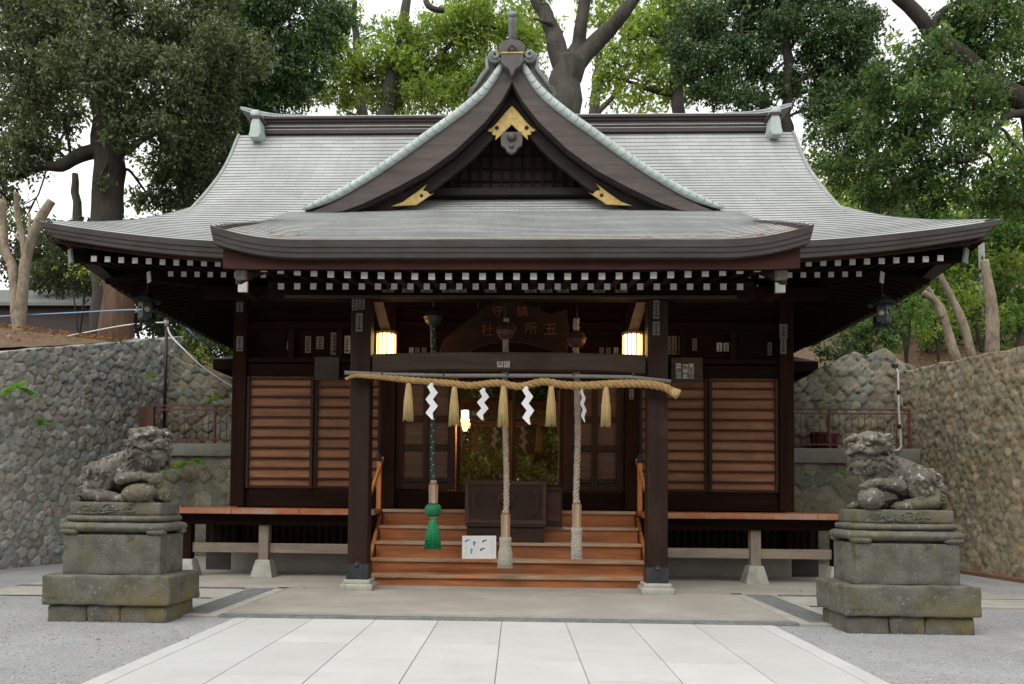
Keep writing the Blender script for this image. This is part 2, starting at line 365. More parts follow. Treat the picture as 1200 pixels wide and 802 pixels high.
def leaf_mat(name, trans=.35):
    m, nt, b, out = newmat(name)
    at = N(nt, 'ShaderNodeAttribute', attribute_name='Col')
    nt.links.new(at.outputs['Color'], b.inputs['Base Color']); b.inputs['Roughness'].default_value = .5; b.inputs['Specular IOR Level'].default_value = .35
    tr = N(nt, 'ShaderNodeBsdfTranslucent'); ms = N(nt, 'ShaderNodeMixShader'); ms.inputs[0].default_value = trans
    tm = mix(nt, 1.0, at.outputs['Color'], (1.5, 1.5, .75), 'MULTIPLY'); nt.links.new(tm, tr.inputs[0])
    nt.links.new(b.outputs[0], ms.inputs[1]); nt.links.new(tr.outputs[0], ms.inputs[2]); nt.links.new(ms.outputs[0], out.inputs[0]); return m
M['leaf'] = leaf_mat('broad leaves', .5)
M['needle'] = leaf_mat('dark evergreen leaves', .25)
M['bark_dark'] = surf('dark bark', (.036, .029, .023), .95, .4, 5, (1, 1, .25), 22, .9, .04)
M['bark_grey'] = surf('grey camphor bark', (.052, .046, .038), .95, .4, 5, (1, 1, .3), 22, .9, .04)
M['bark_red'] = surf('cedar bark', (.105, .060, .038), .95, .4, 5, (2, 2, .12), 20, .9, .05)
M['bark_pale'] = surf('pale bark', (.21, .168, .12), .9, .5, 5, (1, 1, .45), 20, .8, .03, stain=(.14, .13, .09))

def glass():
    m, nt, b, out = newmat('door glass'); nt.nodes.remove(b)
    t = N(nt, 'ShaderNodeBsdfTransparent'); t.inputs[0].default_value = (.85, .88, .86, 1)
    g = N(nt, 'ShaderNodeBsdfGlossy'); g.inputs['Roughness'].default_value = .01; g.inputs[0].default_value = (.9, .92, .9, 1)
    ms = N(nt, 'ShaderNodeMixShader'); ms.inputs[0].default_value = .36
    nt.links.new(t.outputs[0], ms.inputs[1]); nt.links.new(g.outputs[0], ms.inputs[2]); nt.links.new(ms.outputs[0], out.inputs[0]); return m
M['glass'] = glass()

def set_col(me, cols):
    a = me.color_attributes.new('Col', 'FLOAT_COLOR', 'POINT'); a.data.foreach_set('color', np.asarray(cols, np.float32).ravel())

def text_mesh(name, body, size, mat, M4, parent, thick=.003):
    c = bpy.data.curves.new(name, 'FONT'); c.body = body; c.size = size; c.align_x = 'CENTER'; c.align_y = 'CENTER'; c.extrude = thick
    t = bpy.data.objects.new(name, c); COL.objects.link(t)
    dg = bpy.context.evaluated_depsgraph_get(); me = bpy.data.meshes.new_from_object(t.evaluated_get(dg))
    bpy.data.objects.remove(t); bpy.data.curves.remove(c)
    me.transform(Matrix.Translation(-wloc(parent)) @ M4); me.materials.clear(); me.materials.append(mat); me.name = name
    return link(name, me, parent)
FACE = Matrix.Rotation(PI/2, 4, 'X')          # text that faces the visitor

def rough_box(mb, x0, x1, y0, y1, z0, z1, amp=.012, cut=.06, seed=0, rnd=.02):
    """block of weathered stone: its six faces gridded, edges worn round, faces uneven"""
    c = Vector(((x0+x1)/2, (y0+y1)/2, (z0+z1)/2)); h = Vector(((x1-x0)/2, (y1-y0)/2, (z1-z0)/2))
    bm = bmesh.new(); bmesh.ops.create_cube(bm, size=2)
    ns = [max(2, int(2*q/cut)) for q in h]
    for ax in range(3):
        e_ = 1-1.15*rnd/h[ax]
        for t_ in sorted([-1+2*k/ns[ax] for k in range(1, ns[ax]) if abs(-1+2*k/ns[ax]) < e_-.02]+[-e_, e_]):
            co = Vector((0, 0, 0)); co[ax] = t_; no = Vector((0, 0, 0)); no[ax] = 1
            bmesh.ops.bisect_plane(bm, geom=bm.verts[:]+bm.edges[:]+bm.faces[:], plane_co=co, plane_no=no)
    vs = []; idx = {}
    for i, v in enumerate(bm.verts):
        idx[v] = i; p = Vector((v.co.x*h.x, v.co.y*h.y, v.co.z*h.z))
        q = Vector([max(-h[a]+rnd, min(h[a]-rnd, p[a])) for a in range(3)]); d = p-q
        if d.length > 1e-6: p = q+d.normalized()*min(rnd, d.length)
        nz = mnoise.noise_vector(p*5+Vector((seed*7.1, seed, 3)))*amp+mnoise.noise_vector(p*17+Vector((seed, 2, 1)))*amp*.6
        vs.append(c+p+nz)
    mb.add(vs, [tuple(idx[v] for v in f.verts) for f in bm.faces], 0, True); bm.free(); return mb

# ================================================================ ground
def slab_sheet(name, x0, x1, y0, y1, z, mat):
    return structure(MB().add([(x0, y0, z), (x1, y0, z), (x1, y1, z), (x0, y1, z)], [(0, 1, 2, 3)]).build(name, mat))
slab_sheet('ground', -120, 120, -120, 120, 0, M['gravel'])
# granite path: individual slabs with open joints, staggered
mb = MB(); cols = []; rng = random.Random(4); T = .626; x0 = XC-.02
edges = [-2.80+XC*.0, -2.645, -2.015, -1.387, -.76, -.132, .495, 1.122, 1.75, 2.375, 2.53]
for i in range(len(edges)-1):
    ln = T*2; y = 7.93 - (ln*.5 if i % 2 else 0) - ln
    ys = [7.93]
    while y > -8: ys.append(y); y -= ln
    for a in range(len(ys)-1):
        mb.box(edges[i]+.0035, edges[i+1]-.0035, ys[a+1]+.0035, ys[a]-.0035, -.02, .022)
        k = .49*rng.uniform(.92, 1.05); cols += [(k, k*.992, k*.965, 1)]*8
o = mb.build('path', M['granite'], bevel=.003); set_col(o.data, cols); structure(o)
mb = MB(); mb.box(-2.795, 2.525, -8, 7.93, -.03, .012); structure(mb.build('path_joint_bed', M['conc2']))
# concrete apron, kerbs and drains before the steps
slab_sheet('concrete_apron', -3.02, 2.82, 8.33, 10.30, .016, M['conc'])
slab_sheet('concrete_apron_under_hall', -6.6, 6.4, 10.62, 17.5, .016, M['conc'])
slab_sheet('concrete_band', -3.02, 2.82, 10.30, 10.62, .014, M['conc'])
for n, a in (('kerb_front', (-3.02, 2.82, 8.17, 8.33)),):
    structure(MB().box(*a, -.05, .024).build(n, M['conc2'], bevel=.004))
mb = MB(); mb.box(-3.16, -3.02, 8.17, 10.45, -.05, .022); mb.box(2.82, 2.96, 8.17, 10.45, -.05, .022)
mb.box(-3.60, -3.48, 8.17, 10.3, -.05, .022); mb.box(3.28, 3.40, 8.17, 10.3, -.05, .022)
mb.box(-3.60, -3.02, 8.05, 8.17, -.05, .021); mb.box(2.82, 3.40, 8.05, 8.17, -.05, .021)
structure(mb.build('kerb_sides', M['conc3'], bevel=.004))
mb = MB(); mb.box(-6.6, -3.60, 10.18, 10.30, -.05, .021); mb.box(3.40, 6.4, 10.18, 10.30, -.05, .021)
mb.box(-6.6, -3.16, 10.50, 10.62, -.05, .021); mb.box(2.96, 6.4, 10.50, 10.62, -.05, .021)
structure(mb.build('kerb_cross', M['conc3'], bevel=.004))
slab_sheet('concrete_corner_left', -6.6, -3.60, 9.5, 10.18, .012, M['conc3']); slab_sheet('concrete_corner_right', 3.40, 6.4, 9.5, 10.18, .012, M['conc3'])
# kerb line on the far right and left beside the pedestals
mb = MB(); mb.box(-9.5, -6.62, 9.8, 9.92, -.05, .03); mb.box(5.2, 9.5, 9.45, 9.58, -.05, .035); mb.box(5.0, 9.5, 10.3, 10.42, -.05, .03)
structure(mb.build('kerb_outer', M['conc3'], bevel=.004))
def grate(x0, x1, y0, y1, label):
    r = thing('drain_grate', ((x0+x1)/2, (y0+y1)/2, 0), label, 'drain grate', 'drain grates round the stone apron')
    MB().add([(x0, y0, .006), (x1, y0, .006), (x1, y1, .006), (x0, y1, .006)], [(0, 1, 2, 3)]).build('pit', M['pit'], r)
    m = MB(); long_x = (x1-x0) > (y1-y0)
    m.box(x0, x1, y0, y0+.012, .004, .026); m.box(x0, x1, y1-.012, y1, .004, .026); m.box(x0, x0+.012, y0+.012, y1-.012, .004, .026); m.box(x1-.012, x1, y0+.012, y1-.012, .004, .026)
    n = int(((x1-x0) if long_x else (y1-y0))/.03)
    for k in range(1, n):
        if long_x: c = lerp(x0, x1, k/n); m.box(c-.005, c+.005, y0+.012, y1-.012, .008, .0245)
        else: c = lerp(y0, y1, k/n); m.box(x0+.012, x1-.012, c-.005, c+.005, .008, .0245)
    if long_x:
        for q in (.33, .67): c = lerp(y0, y1, q); m.box(x0+.012, x1-.012, c-.005, c+.005, .008, .0235)
    else:
        for q in (.25, .5, .75): c = lerp(x0, x1, q); m.box(c-.005, c+.005, y0+.012, y1-.012, .008, .0235)
    m.build('grating', M['grate'], r)
grate(-3.02, 2.82, 8.05, 8.17, 'long narrow steel drain grate across the end of the granite path')
grate(-3.48, -3.16, 8.17, 10.45, 'wide drain grate running back beside the left stone pedestal')
grate(2.96, 3.28, 8.17, 10.45, 'wide drain grate running back beside the right stone pedestal')
grate(-6.6, -3.60, 10.30, 10.50, 'narrow cross drain grate before the left veranda supports')
grate(3.40, 6.4, 10.30, 10.50, 'narrow cross drain grate before the right veranda supports')

# loose pebbles on the gravel
rngp = np.random.default_rng(9); bmi = bmesh.new(); bmesh.ops.create_icosphere(bmi, subdivisions=1, radius=1); iv = np.array([v.co[:] for v in bmi.verts]); iface = np.array([[v.index for v in f.verts] for f in bmi.faces]); bmi.free()
npb = 9000; px0 = np.concatenate([rngp.uniform(-7.5, -2.75, npb//2), rngp.uniform(2.5, 7.2, npb//2)]); py0 = 4.2+rngp.uniform(0, 1, npb)**1.6*6; kp = ~((np.abs(px0-XC) < 3.7) & (py0 > 7.95)); px0, py0 = px0[kp], py0[kp]; npb = len(px0)
rp0 = rngp.uniform(.005, .013, npb); sc0 = rngp.uniform(.6, 1.2, (npb, 1, 3)); sc0[:, :, 2] *= .6
PV = iv[None]*sc0*rp0[:, None, None]+np.stack([px0, py0, rp0*.25], 1)[:, None, :]; PF = iface[None]+np.arange(npb)[:, None, None]*len(iv)
pm = bpy.data.meshes.new('pebbles'); pm.from_pydata(PV.reshape(-1, 3).tolist(), [], PF.reshape(-1, 3).tolist()); gcol = rngp.uniform(.26, .42, (npb, 1, 1))*np.array([1, .98, .95])+np.zeros((1, len(iv), 1))
pm.color_attributes.new('Col', 'FLOAT_COLOR', 'POINT').data.foreach_set('color', np.concatenate([gcol.reshape(-1, 3), np.ones((npb*len(iv), 1))], 1).astype(np.float32).ravel())
pmat, pnt, pb_, _o = newmat('loose pebble'); pat = N(pnt, 'ShaderNodeAttribute', attribute_name='Col'); pnt.links.new(pat.outputs['Color'], pb_.inputs['Base Color']); pb_.inputs['Roughness'].default_value = .9; pm.materials.append(pmat)
pob = bpy.data.objects.new('pebbles', pm); COL.objects.link(pob); tag(pob, 'loose grey pebbles scattered over the fine gravel', 'gravel', None, 'stuff')

# ================================================================ shrine
SH = thing('shrine_hall', (XC, 12.9, 0), 'dark timber shrine hall with sweeping copper shingle roof and a triangular front gable', 'shrine')
def sx(x): return XC+x
# --- roof profile
PY = [10.8, 11.4, 12.0, 12.6, 13.2, 13.7, 14.1, 14.4, 14.62]
PZ = [4.73, 5.05, 5.44, 5.90, 6.41, 6.87, 7.31, 7.72, 8.08]
def prof(y): return float(np.interp(y, PY, PZ))
def prof_s(y):       # smoothed
    return (prof(y-.12)+prof(y)*2+prof(y+.12))/4 if y > 10.95 else prof(y)
EX, VX, SL = 6.62, 5.20, .79
def curl(x): return .32*(max(0, abs(x)-3.0)/3.62)**2
def fall(y): return float(1-sstep(10.8, 13.0, y))
def zfront(x, y): return prof_s(y)+curl(x)*fall(y)
def xmax(y): return max(VX, EX-SL*(y-10.8)) if y < 12.597 else VX
def arc_rows(y0, y1, step, fz):
    """depths at equal slope lengths"""
    ys = [y0]; y = y0
    while y < y1:
        d = .002; s = 0
        while s < step and y < y1:
            s += math.hypot(d, fz(y+d)-fz(y)); y += d
        ys.append(min(y, y1))
    return ys
def stepped(rows_fn, ys, nx, lip, uvs):
    """courses of shingles: every course a sloping strip with a lip above the one below"""
    mb = MB(); U = []
    for k in range(len(ys)-1):
        a, b = ys[k], ys[k+1]
        lo = rows_fn(a, nx, 0, 0); li = rows_fn(a, nx, lip, -.8*lip); hi = rows_fn(b, nx, .001, 0)
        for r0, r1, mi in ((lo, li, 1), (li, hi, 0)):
            base = len(mb.v); n = len(r0); mb.v += r0+r1
            for j in range(n-1):
                mb.f.append((base+j, base+j+1, base+n+j+1, base+n+j)); mb.m.append(mi); mb.sm.append(False)
                U.append([(r0[j][0], k+.05), (r0[j+1][0], k+.05), (r1[j+1][0], k+.95), (r1[j][0], k+.95)] if uvs == 'x' else
                         [(r0[j][1], k+.05), (r0[j+1][1], k+.05), (r1[j+1][1], k+.95), (r1[j][1], k+.95)])
    return mb, U
def put_uv(me, U):
    l = me.uv_layers.new(name='UVMap'); flat = np.array([c for f in U for c in f], np.float32); l.data.foreach_set('uv', flat.ravel())
def sag(x, y): return .012*mnoise.noise(Vector((x*.6, y*.9, 0)))
def front_row(back=False):
    def fn(y, nx, dz, dy):
        xm = xmax(y); r = []
        for j in range(nx+1):
            x = -xm+2*xm*j/nx; z = zfront(x, y)+dz+sag(x, y); yy = y+dy
            r.append((sx(x), 2*14.85-yy if back else yy, z))
        return r
    return fn
ys = arc_rows(10.8, 14.62, .118, prof_s)
for back in (False, True):
    mb, U = stepped(front_row(back), ys, 70, .0075, 'x')
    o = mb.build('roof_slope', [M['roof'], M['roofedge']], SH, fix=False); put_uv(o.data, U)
    if back: o.data.flip_normals()
# side skirts
def side_row(sgn):
    def fn(y, nx, dz, dy):      # y here is the depth on the hip with the same height
        e = (y-10.8)*SL; x = EX-e-dy; ya = y; yb = 2*14.85-y; r = []
        for j in range(nx+1):
            yy = ya+(yb-ya)*j/nx; s = abs(yy-14.85)/4.05
            cz = curl(EX-e)*fall(y)*max(0, (s-.35)/.65)**2*1.0 if True else 0
            z = prof_s(y)+dz+.32*(max(0, abs(yy-14.85)-1.2)/2.85)**2*fall(y)*0+zc(x, yy, y)
            r.append((sx(sgn*x), yy, z))
        return r
    return fn
def zc(x, yy, y):
    s = max(0, abs(yy-14.85)-(14.85-y)*.45)/((14.85-y)*.55); return curl(xmax(y))*fall(y)*s*s
ysk = [y for y in ys if y < 12.9]
for sgn in (-1, 1):
    mb, U = stepped(side_row(sgn), ysk, 40, .020, 'y')
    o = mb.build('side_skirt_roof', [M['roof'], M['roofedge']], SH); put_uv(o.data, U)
    # hip ridge line, gable wall, gable bargeboards
    g = [(12.62, 5.75)]+[(y, prof_s(y)-.16) for y in np.linspace(12.7, 14.6, 14)]+[(14.85, 8.2)]
    out = g+[(2*14.85-a, b) for a, b in g[-2::-1]]
    m = MB(); n = len(out); m.v = [(sx(sgn*4.75), y, z) for y, z in out]+[(sx(sgn*4.68), y, z) for y, z in out]
    m.f = [tuple(range(n)), tuple(range(n, 2*n))]; m.m = [0, 0]; m.sm = [0, 0]; m.build('side_gable_wall', M['beam'], SH)
    for flip in (0, 1):
        up = [(y, prof_s(y)-.01) for y in np.linspace(12.35, 14.62, 16)]; lo = [(y, z-.26) for y, z in up]
        if flip: up = [(29.7-a, b) for a, b in up]; lo = [(29.7-a, b) for a, b in lo]
        m = MB(); m.band(up, lo, 0, .10); m.v = [(sx(sgn*(5.19-t)), y, z) for y, t, z in m.v]; m.build('side_bargeboard', M['hafu'], SH)
        m = MB(); m.tube([(sx(sgn*5.17), y, z+.008) for y, z in up], .035, 8); m.build('verge_roll', M['tealg'], SH)
# eave fascias following the curl, and the boarded soffit behind them
def eave_pts(n=60):
    return [(x, 4.73+curl(x)) for x in np.linspace(-EX, EX, n)]
ep = eave_pts()
for back in (False, True):
    m = MB()
    for (t0, t1, d0) in ((.0, .085, 0), (.085, .155, .010), (.155, .225, .02)):
        up = [(sx(x*(1-t0*.16)), z-t0-.001) for x, z in ep]; lo = [(sx(x*(1-t1*.16)), z-t1) for x, z in ep]
        m.band(up, lo, 10.79+d0, 11.0+d0)
    if back: m.v = [(a, 29.7-b, c) for a, b, c in m.v]
    m.build('eave_fascia', M['fascia'], SH)
for sgn in (-1, 1):
    m = MB(); yy = np.linspace(10.80, 18.90, 50)
    zz = [4.73+curl(EX)*(max(0, abs(y-14.85)-4.05*.45)/(4.05*.55))**2 for y in yy]
    for (t0, t1, d0) in ((.0, .085, 0), (.085, .155, .010), (.155, .225, .02)):
        k = MB(); k.band([(14.85+(y-14.85)*(1-t0*.26), z-t0-.001) for y, z in zip(yy, zz)], [(14.85+(y-14.85)*(1-t1*.26), z-t1) for y, z in zip(yy, zz)], -d0, -d0-.2)
        n_ = len(yy); m.add([(sx(sgn*(EX-.002+t-EX*.16*(t0 if (i//n_) % 2 == 0 else t1))), y, z) for i, (y, t, z) in enumerate(k.v)], k.f)
    m.build('eave_fascia', M['fascia'], SH)
def zsof(x, y): return 4.64+.62*curl(x)+max(0, y-11.05)*.17
m = MB(); rows = []
for y in np.linspace(10.95, 13.1, 8):
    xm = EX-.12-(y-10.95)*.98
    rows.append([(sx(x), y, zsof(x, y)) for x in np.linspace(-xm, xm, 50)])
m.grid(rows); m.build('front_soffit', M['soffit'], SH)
m = MB(); m.v = []
for y in np.linspace(10.95, 13.1, 8): pass
for back in (1,):
    rows = [[(sx(x), 29.7-y, zsof(x, y)) for x in np.linspace(-(EX-.12-(y-10.95)*.98), EX-.12-(y-10.95)*.98, 30)] for y in np.linspace(10.95, 13.1, 6)]
    MB().grid(rows).build('back_soffit', M['soffit'], SH)
for sgn in (-1, 1):
    rows = []
    for t in np.linspace(0, 2.15, 8):
        x = EX-.12-t*.98; ya = 10.95+t; yb = 29.7-ya
        rows.append([(sx(sgn*x), yy, 4.64+t*.17+.62*curl(x)*(max(0, abs(yy-14.85)-(14.85-ya)*.45)/((14.85-ya)*.55))**2) for yy in np.linspace(ya, yb, 40)])
    MB().grid(rows).build('side_soffit', M['soffit'], SH)
# reddish board under the fascia
m = MB(); up = [(sx(x*.985), z-.226) for x, z in ep]; lo = [(sx(x*.985), z-.242) for x, z in ep]; m.band(up, lo, 10.90, 10.97)
m.build('eave_board', M['redboard'], SH)
# --- rafters (one mesh of each kind, an object each, whitened end a sub-part)
RW = .082
rf = MB(); rf.bar((0, 0, 0), (0, 1.45, .20), RW, RW); RAF = rf.build('tmp', M['rafter']); bpy.data.objects.remove(RAF); RAF = bpy.data.meshes['tmp']; RAF.name = 'flying_rafter_mesh'
rf = MB(); rf.bar((0, 0, 0), (0, 1.5, .42), RW*.95, RW*.95); t = rf.build('tmp', M['rafter']); bpy.data.objects.remove(t); BRAF = bpy.data.meshes['tmp']; BRAF.name = 'base_rafter_mesh'
rf = MB(); rf.box(-RW/2+.001, RW/2-.001, -.012, -.001, -RW/2+.001, RW/2-.001); t = rf.build('tmp', M['white']); bpy.data.objects.remove(t); CAP = bpy.data.meshes['tmp']; CAP.name = 'rafter_cap_mesh'
def rafter(name, x, y, z, me, s=1.0, tilt=0):
    o = link(name, me, SH, 0, (sx(x), y, z)); o.scale = (s, 1, s)
    c = link('rafter_cap', CAP, o); c.rotation_euler = (0, 0, tilt); return o
rr = random.Random(3)
for sgn in (-1, 1):
    for k in range(14):
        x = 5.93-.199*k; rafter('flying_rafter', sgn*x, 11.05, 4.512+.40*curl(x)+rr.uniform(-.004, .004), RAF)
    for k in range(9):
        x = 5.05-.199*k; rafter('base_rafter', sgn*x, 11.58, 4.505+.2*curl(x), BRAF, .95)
    # hip rafter at the corner with a whitened end
    a = Vector((sx(sgn*6.30), 11.12, 4.66)); b = Vector((sx(sgn*4.4), 13.0, 4.95))
    m = MB(); m.bar(a, b, .14, .17); h = m.build('hip_rafter', M['rafter'], SH)
    a2 = Vector((sx(sgn*5.36), 11.55, 4.47)); m = MB(); m.bar(a2, a2+(b-a).normalized()*1.6, .12, .15); h2 = m.build('base_hip_rafter', M['rafter'], SH)
    q = (b-a).to_track_quat('Y', 'Z').to_matrix().to_4x4(); m = MB(); m.box(-.063, .063, -.014, -.001, -.078, .078, 0, Matrix.Translation(a2) @ q); m.build('rafter_cap', M['white'], h2)
    m = MB(); m.box(-.075, .075, -.03, -.001, -.11, .09, 0, Matrix.Translation(a) @ q); m.build('hip_end', M['tealdark'], h)
    for k in range(34):
        y = 11.75+.199*k
        m = 0
        o = link('side_rafter', None, SH) if False else None
    sr = MB(); sr.bar((0, 0, 0), (-sgn*1.95, 0, .30), .075, .075); t = sr.build('tmp', M['rafter']); bpy.data.objects.remove(t); sm_ = bpy.data.meshes['tmp']; sm_.name = 'side_rafter_mesh'
    for k in range(32):
        link('side_rafter', sm_, SH, 0, (sx(sgn*6.2), 11.9+.2*k, 4.50))
# board that carries the flying rafters, and the eave purlin below the base rafters
m = MB(); m.box(sx(-5.2), sx(5.2), 11.62, 11.70, 4.575, 4.62); m.build('eave_batten', M['beam'], SH)
m = MB(); m.box(sx(-4.75), sx(4.75), 12.02, 12.18, 4.28, 4.46); m.build('eave_purlin', M['beam'], SH, .008)

# --- main ridge
def ridge():
    m = MB(); m.box(sx(-4.70), sx(4.70), 14.60, 15.10, 7.98, 8.335); o = m.build('ridge', M['ridgew'], SH)
    m = MB()
    for z0, z1, d in ((8.02, 8.085, .07), (8.105, 8.15, .05), (8.25, 8.29, .05), (8.295, 8.335, .09)):
        m.box(sx(-4.71), sx(4.71), 14.60-d, 15.10+d, z0, z1)
    m.build('ridge_moulding', M['ridged'], o)
    m = MB()
    for z in (8.095, 8.158): m.box(sx(-4.705), sx(4.705), 14.53, 15.17, z-.004, z+.004)
    m.build('ridge_copper_strip', M['teal'], o)
    m = MB(); xs = np.linspace(-5.12, 5.12, 61); rows = []
    def zt(x): return 8.338+.15*max(0, (abs(x)-4.3)/.82)**2.2
    sec = [(-.32, 0), (-.28, .04), (-.12, .07), (.12, .07), (.28, .04), (.32, 0)]
    for x in xs: rows.append([(sx(x), 14.85+a, zt(x)+b) for a, b in sec+[(.32, -.0001)]]+[(sx(x), 14.85-.32, zt(x))])
    m.grid(rows); m.build('ridge_cap', M['tealg'], o)
    for s in (-1, 1): MB().tube([(sx(s*x), 14.60, 8.385+.17*max(0, (x-4.2)/.95)**2) for x in np.linspace(3.9, 5.15, 14)], list(np.interp(np.linspace(0, 1, 14), [0, .5, .9, 1], [.02, .036, .042, .018])), 10).build('ridge_horn', M['tealg'], SH)
    for s in (-1, 1):
        # ridge end: rolled copper scroll with flared foot
        out = [(4.74+(a_-5.16)*.8, b_) for a_, b_ in ((5.08, 8.34), (5.24, 8.34), (5.275, 8.31), (5.275, 8.25), (5.24, 8.21), (5.23, 8.17), (5.25, 8.12), (5.27, 8.05), (5.28, 7.96), (5.31, 7.87), (5.29, 7.82), (5.08, 7.82), (5.03, 7.90), (5.05, 8.05))]
        m = MB(); m.prism([(sx(s*a), b) for a, b in out], 14.24, 15.46); e = m.build('ridge_end', M['teal'], SH, .015)
        m = MB(); m.box(sx(s*4.73-.11), sx(s*4.73+.11), 14.22, 15.48, 8.175, 8.22); m.build('recess_shade', M['ridged'], e)  # dark bar standing proud, coloured as the shade of a recess
        m = MB(); m.tube([(sx(s*4.74), 14.23, 8.255), (sx(s*4.74), 15.47, 8.255)], .072, 16); m.build('scroll_roll', M['teal'], e)
ridge()

# --- triangular gable on the front slope
GT = [(.0, 8.22), (.16, 8.065), (.30, 7.79), (.52, 7.535), (.875, 7.24), (1.325, 6.915), (1.78, 6.58), (2.22, 6.28), (2.67, 6.01), (3.0, 5.86), (3.27, 5.755)]
GB = [(.0, 7.74), (.16, 7.44), (.42, 7.10), (.87, 6.66), (1.32, 6.33), (1.77, 6.08), (2.3, 5.82), (2.62, 5.70)]
def crv(P_, x): return float(np.interp(x, [p[0] for p in P_], [p[1] for p in P_]))
def smooth_crv(P_, xs):
    d = .10; r = []
    for x in xs:
        w_ = min(d, x*.7); r.append((crv(P_, max(0, x-w_))+2*crv(P_, x)+crv(P_, x+w_))/4)
    return r
def gable():
    xs = np.linspace(0, 3.27, 40); zt = smooth_crv(GT, xs); yb = 12.22
    for s in (-1, 1):
        # shingled sheet running back into the main roof
        k = 0; rows = []; mb = MB(); U = []
        for i in range(len(xs)-1):
            xa, xb = xs[i+1], xs[i]; za, zb = zt[i+1], zt[i]
            yy = np.linspace(yb, 14.7, 12)
            lo = [(sx(s*xa), y, za) for y in yy]; li = [(sx(s*(xa+.008)), y, za+.016) for y in yy]; hi = [(sx(s*xb), y, zb) for y in yy]
            for r0, r1, mi in ((lo, li, 1), (li, hi, 0)):
                b = len(mb.v); n = len(r0); mb.v += r0+r1
                for j in range(n-1):
                    mb.f.append((b+j, b+j+1, b+n+j+1, b+n+j)); mb.m.append(mi); mb.sm.append(False)
                    U.append([(r0[j][1], i+.05), (r0[j+1][1], i+.05), (r1[j+1][1], i+.95), (r1[j][1], i+.95)])
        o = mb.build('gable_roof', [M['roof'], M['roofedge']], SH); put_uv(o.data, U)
        # copper verge: overlapping rolled caps
        m = MB(); L = [(x, z) for x, z in zip(xs, zt) if x > .12]
        pts = [Vector((sx(s*x), yb-.02, z-.035)) for x, z in L]
        acc = [0]
        for i in range(len(pts)-1): acc.append(acc[-1]+(pts[i+1]-pts[i]).length)
        tot = acc[-1]; n = 30
        def at(d):
            return Vector([float(np.interp(d, acc, [p[c] for p in pts])) for c in range(3)])
        ws = [float(np.interp(i, [0, 4, len(pts)-6, len(pts)-1], [.052, .070, .066, .025])) for i in range(len(pts))]
        m.tube(pts, ws, 14); vr = m.build('verge_roll', M['teal'], SH)
        for i in range(1, n):
            c0 = at(tot*i/n); c1 = at(tot*i/n+.01); tg = (c1-c0).normalized(); a_ = Vector((0, -1, 0)); b_n = tg.cross(a_).normalized(); r_ = float(np.interp(i/n*(len(pts)-1), range(len(pts)), ws))+.0005
            if b_n.z < 0: b_n = -b_n
            m = MB(); m.tube([c0+(a_*math.cos(t)+b_n*math.sin(t))*r_-tg*.075*math.cos(t)*(-1) for t in np.linspace(-1.2, 2.2, 14)], .0035, 5); m.build('copper_seam', M['tealdark'], vr)
        # bargeboards, outer and inner
        xo = np.linspace(0, 3.2, 40); ztop = [z-.10-.03*min(1, x/1.0) for z, x in zip(smooth_crv(GT, xo), xo)]
        zlow = []
        for x, z in zip(xo, ztop): zlow.append(min(z-.008, crv(GB, x) if x < 2.62 else lerp(5.70, 5.62, (x-2.62)/.6)))
        m = MB(); m.band([(sx(s*x), z) for x, z in zip(xo, ztop)], [(sx(s*x), z) for x, z in zip(xo, zlow)], 12.20, 12.34); m.build('bargeboard', M['hafu'], SH)
        m = MB(); d = .045; m.band([(sx(s*x), z-.0) for x, z in zip(xo, zlow)], [(sx(s*x), z-d) for x, z in zip(xo, zlow)], 12.24, 12.36); m.build('bargeboard_moulding', M['hafu2'], SH)
        xi = np.linspace(0, 2.35, 24); zi = [crv(GB, x)-.04 for x in xi]; wl = [lerp(.28, .20, x/2.35) for x in xi]
        GI = [(.0, 7.40), (.23, 7.02), (.6, 6.62), (1.2, 6.14), (1.6, 5.9), (2.35, 5.6)]
        m = MB(); m.band([(sx(s*x), z) for x, z in zip(xi, zi)], [(sx(s*x), min(z-.02, crv(GI, x))) for x, z in zip(xi, zi)], 12.42, 12.50); m.build('inner_bargeboard', M['hafu2'], SH)
    # back of the overhang, tympanum with ribs and tie
    m = MB(); m.prism([(sx(-2.2), 5.75), (sx(-1.4), 6.35), (sx(-.6), 7.0), (sx(0), 7.8), (sx(.6), 7.0), (sx(1.4), 6.35), (sx(2.2), 5.75)], 12.86, 12.92); t = m.build('gable_wall', M['hafu2'], SH)
    m = MB()
    for k in range(-8, 9):
        x = k*.17; zt_ = 7.5-abs(x)*.85
        m.box(sx(x-.018), sx(x+.018), 12.825, 12.857, 6.2, max(6.3, zt_-.15))
    for z in (6.42, 6.62, 6.84): m.box(sx(-(7.3-z)*1.05), sx((7.3-z)*1.05), 12.83, 12.857, z-.015, z+.015)
    m.build('gable_lattice', M['post'], t)
    m = MB(); m.box(sx(-1.75), sx(1.75), 12.70, 12.855, 6.14, 6.26); m.build('gable_tie', M['hafu2'], SH, .01)
    # gilded fittings: apex chevron and two feet, with pierced hearts
    def fit(out, name='gold_fitting', holes=()):
        m = MB(); m.prism([(sx(a), b) for a, b in out], 12.375, 12.40); g = m.build(name, M['gold'], SH, .004)
        for hx, hz in holes:
            m = MB(); m.prism([(sx(hx+.035*math.cos(a)), hz+.035*math.sin(a)) for a in np.linspace(0, 2*PI, 9)[:-1]]+[], 12.37, 12.376); m.build('pierced_heart', M['hafu2'], g)
    a0 = 7.44
    half = [(.0, a0), (.10, a0-.10), (.21, a0-.24), (.30, a0-.335), (.385, a0-.39), (.34, a0-.42), (.30, a0-.41), (.31, a0-.46), (.25, a0-.47), (.26, a0-.55), (.14, a0-.44), (0, a0-.30)]
    fit(half+[(-x, z) for x, z in half[-2:0:-1]], holes=((.235, a0-.355), (-.235, a0-.355)))
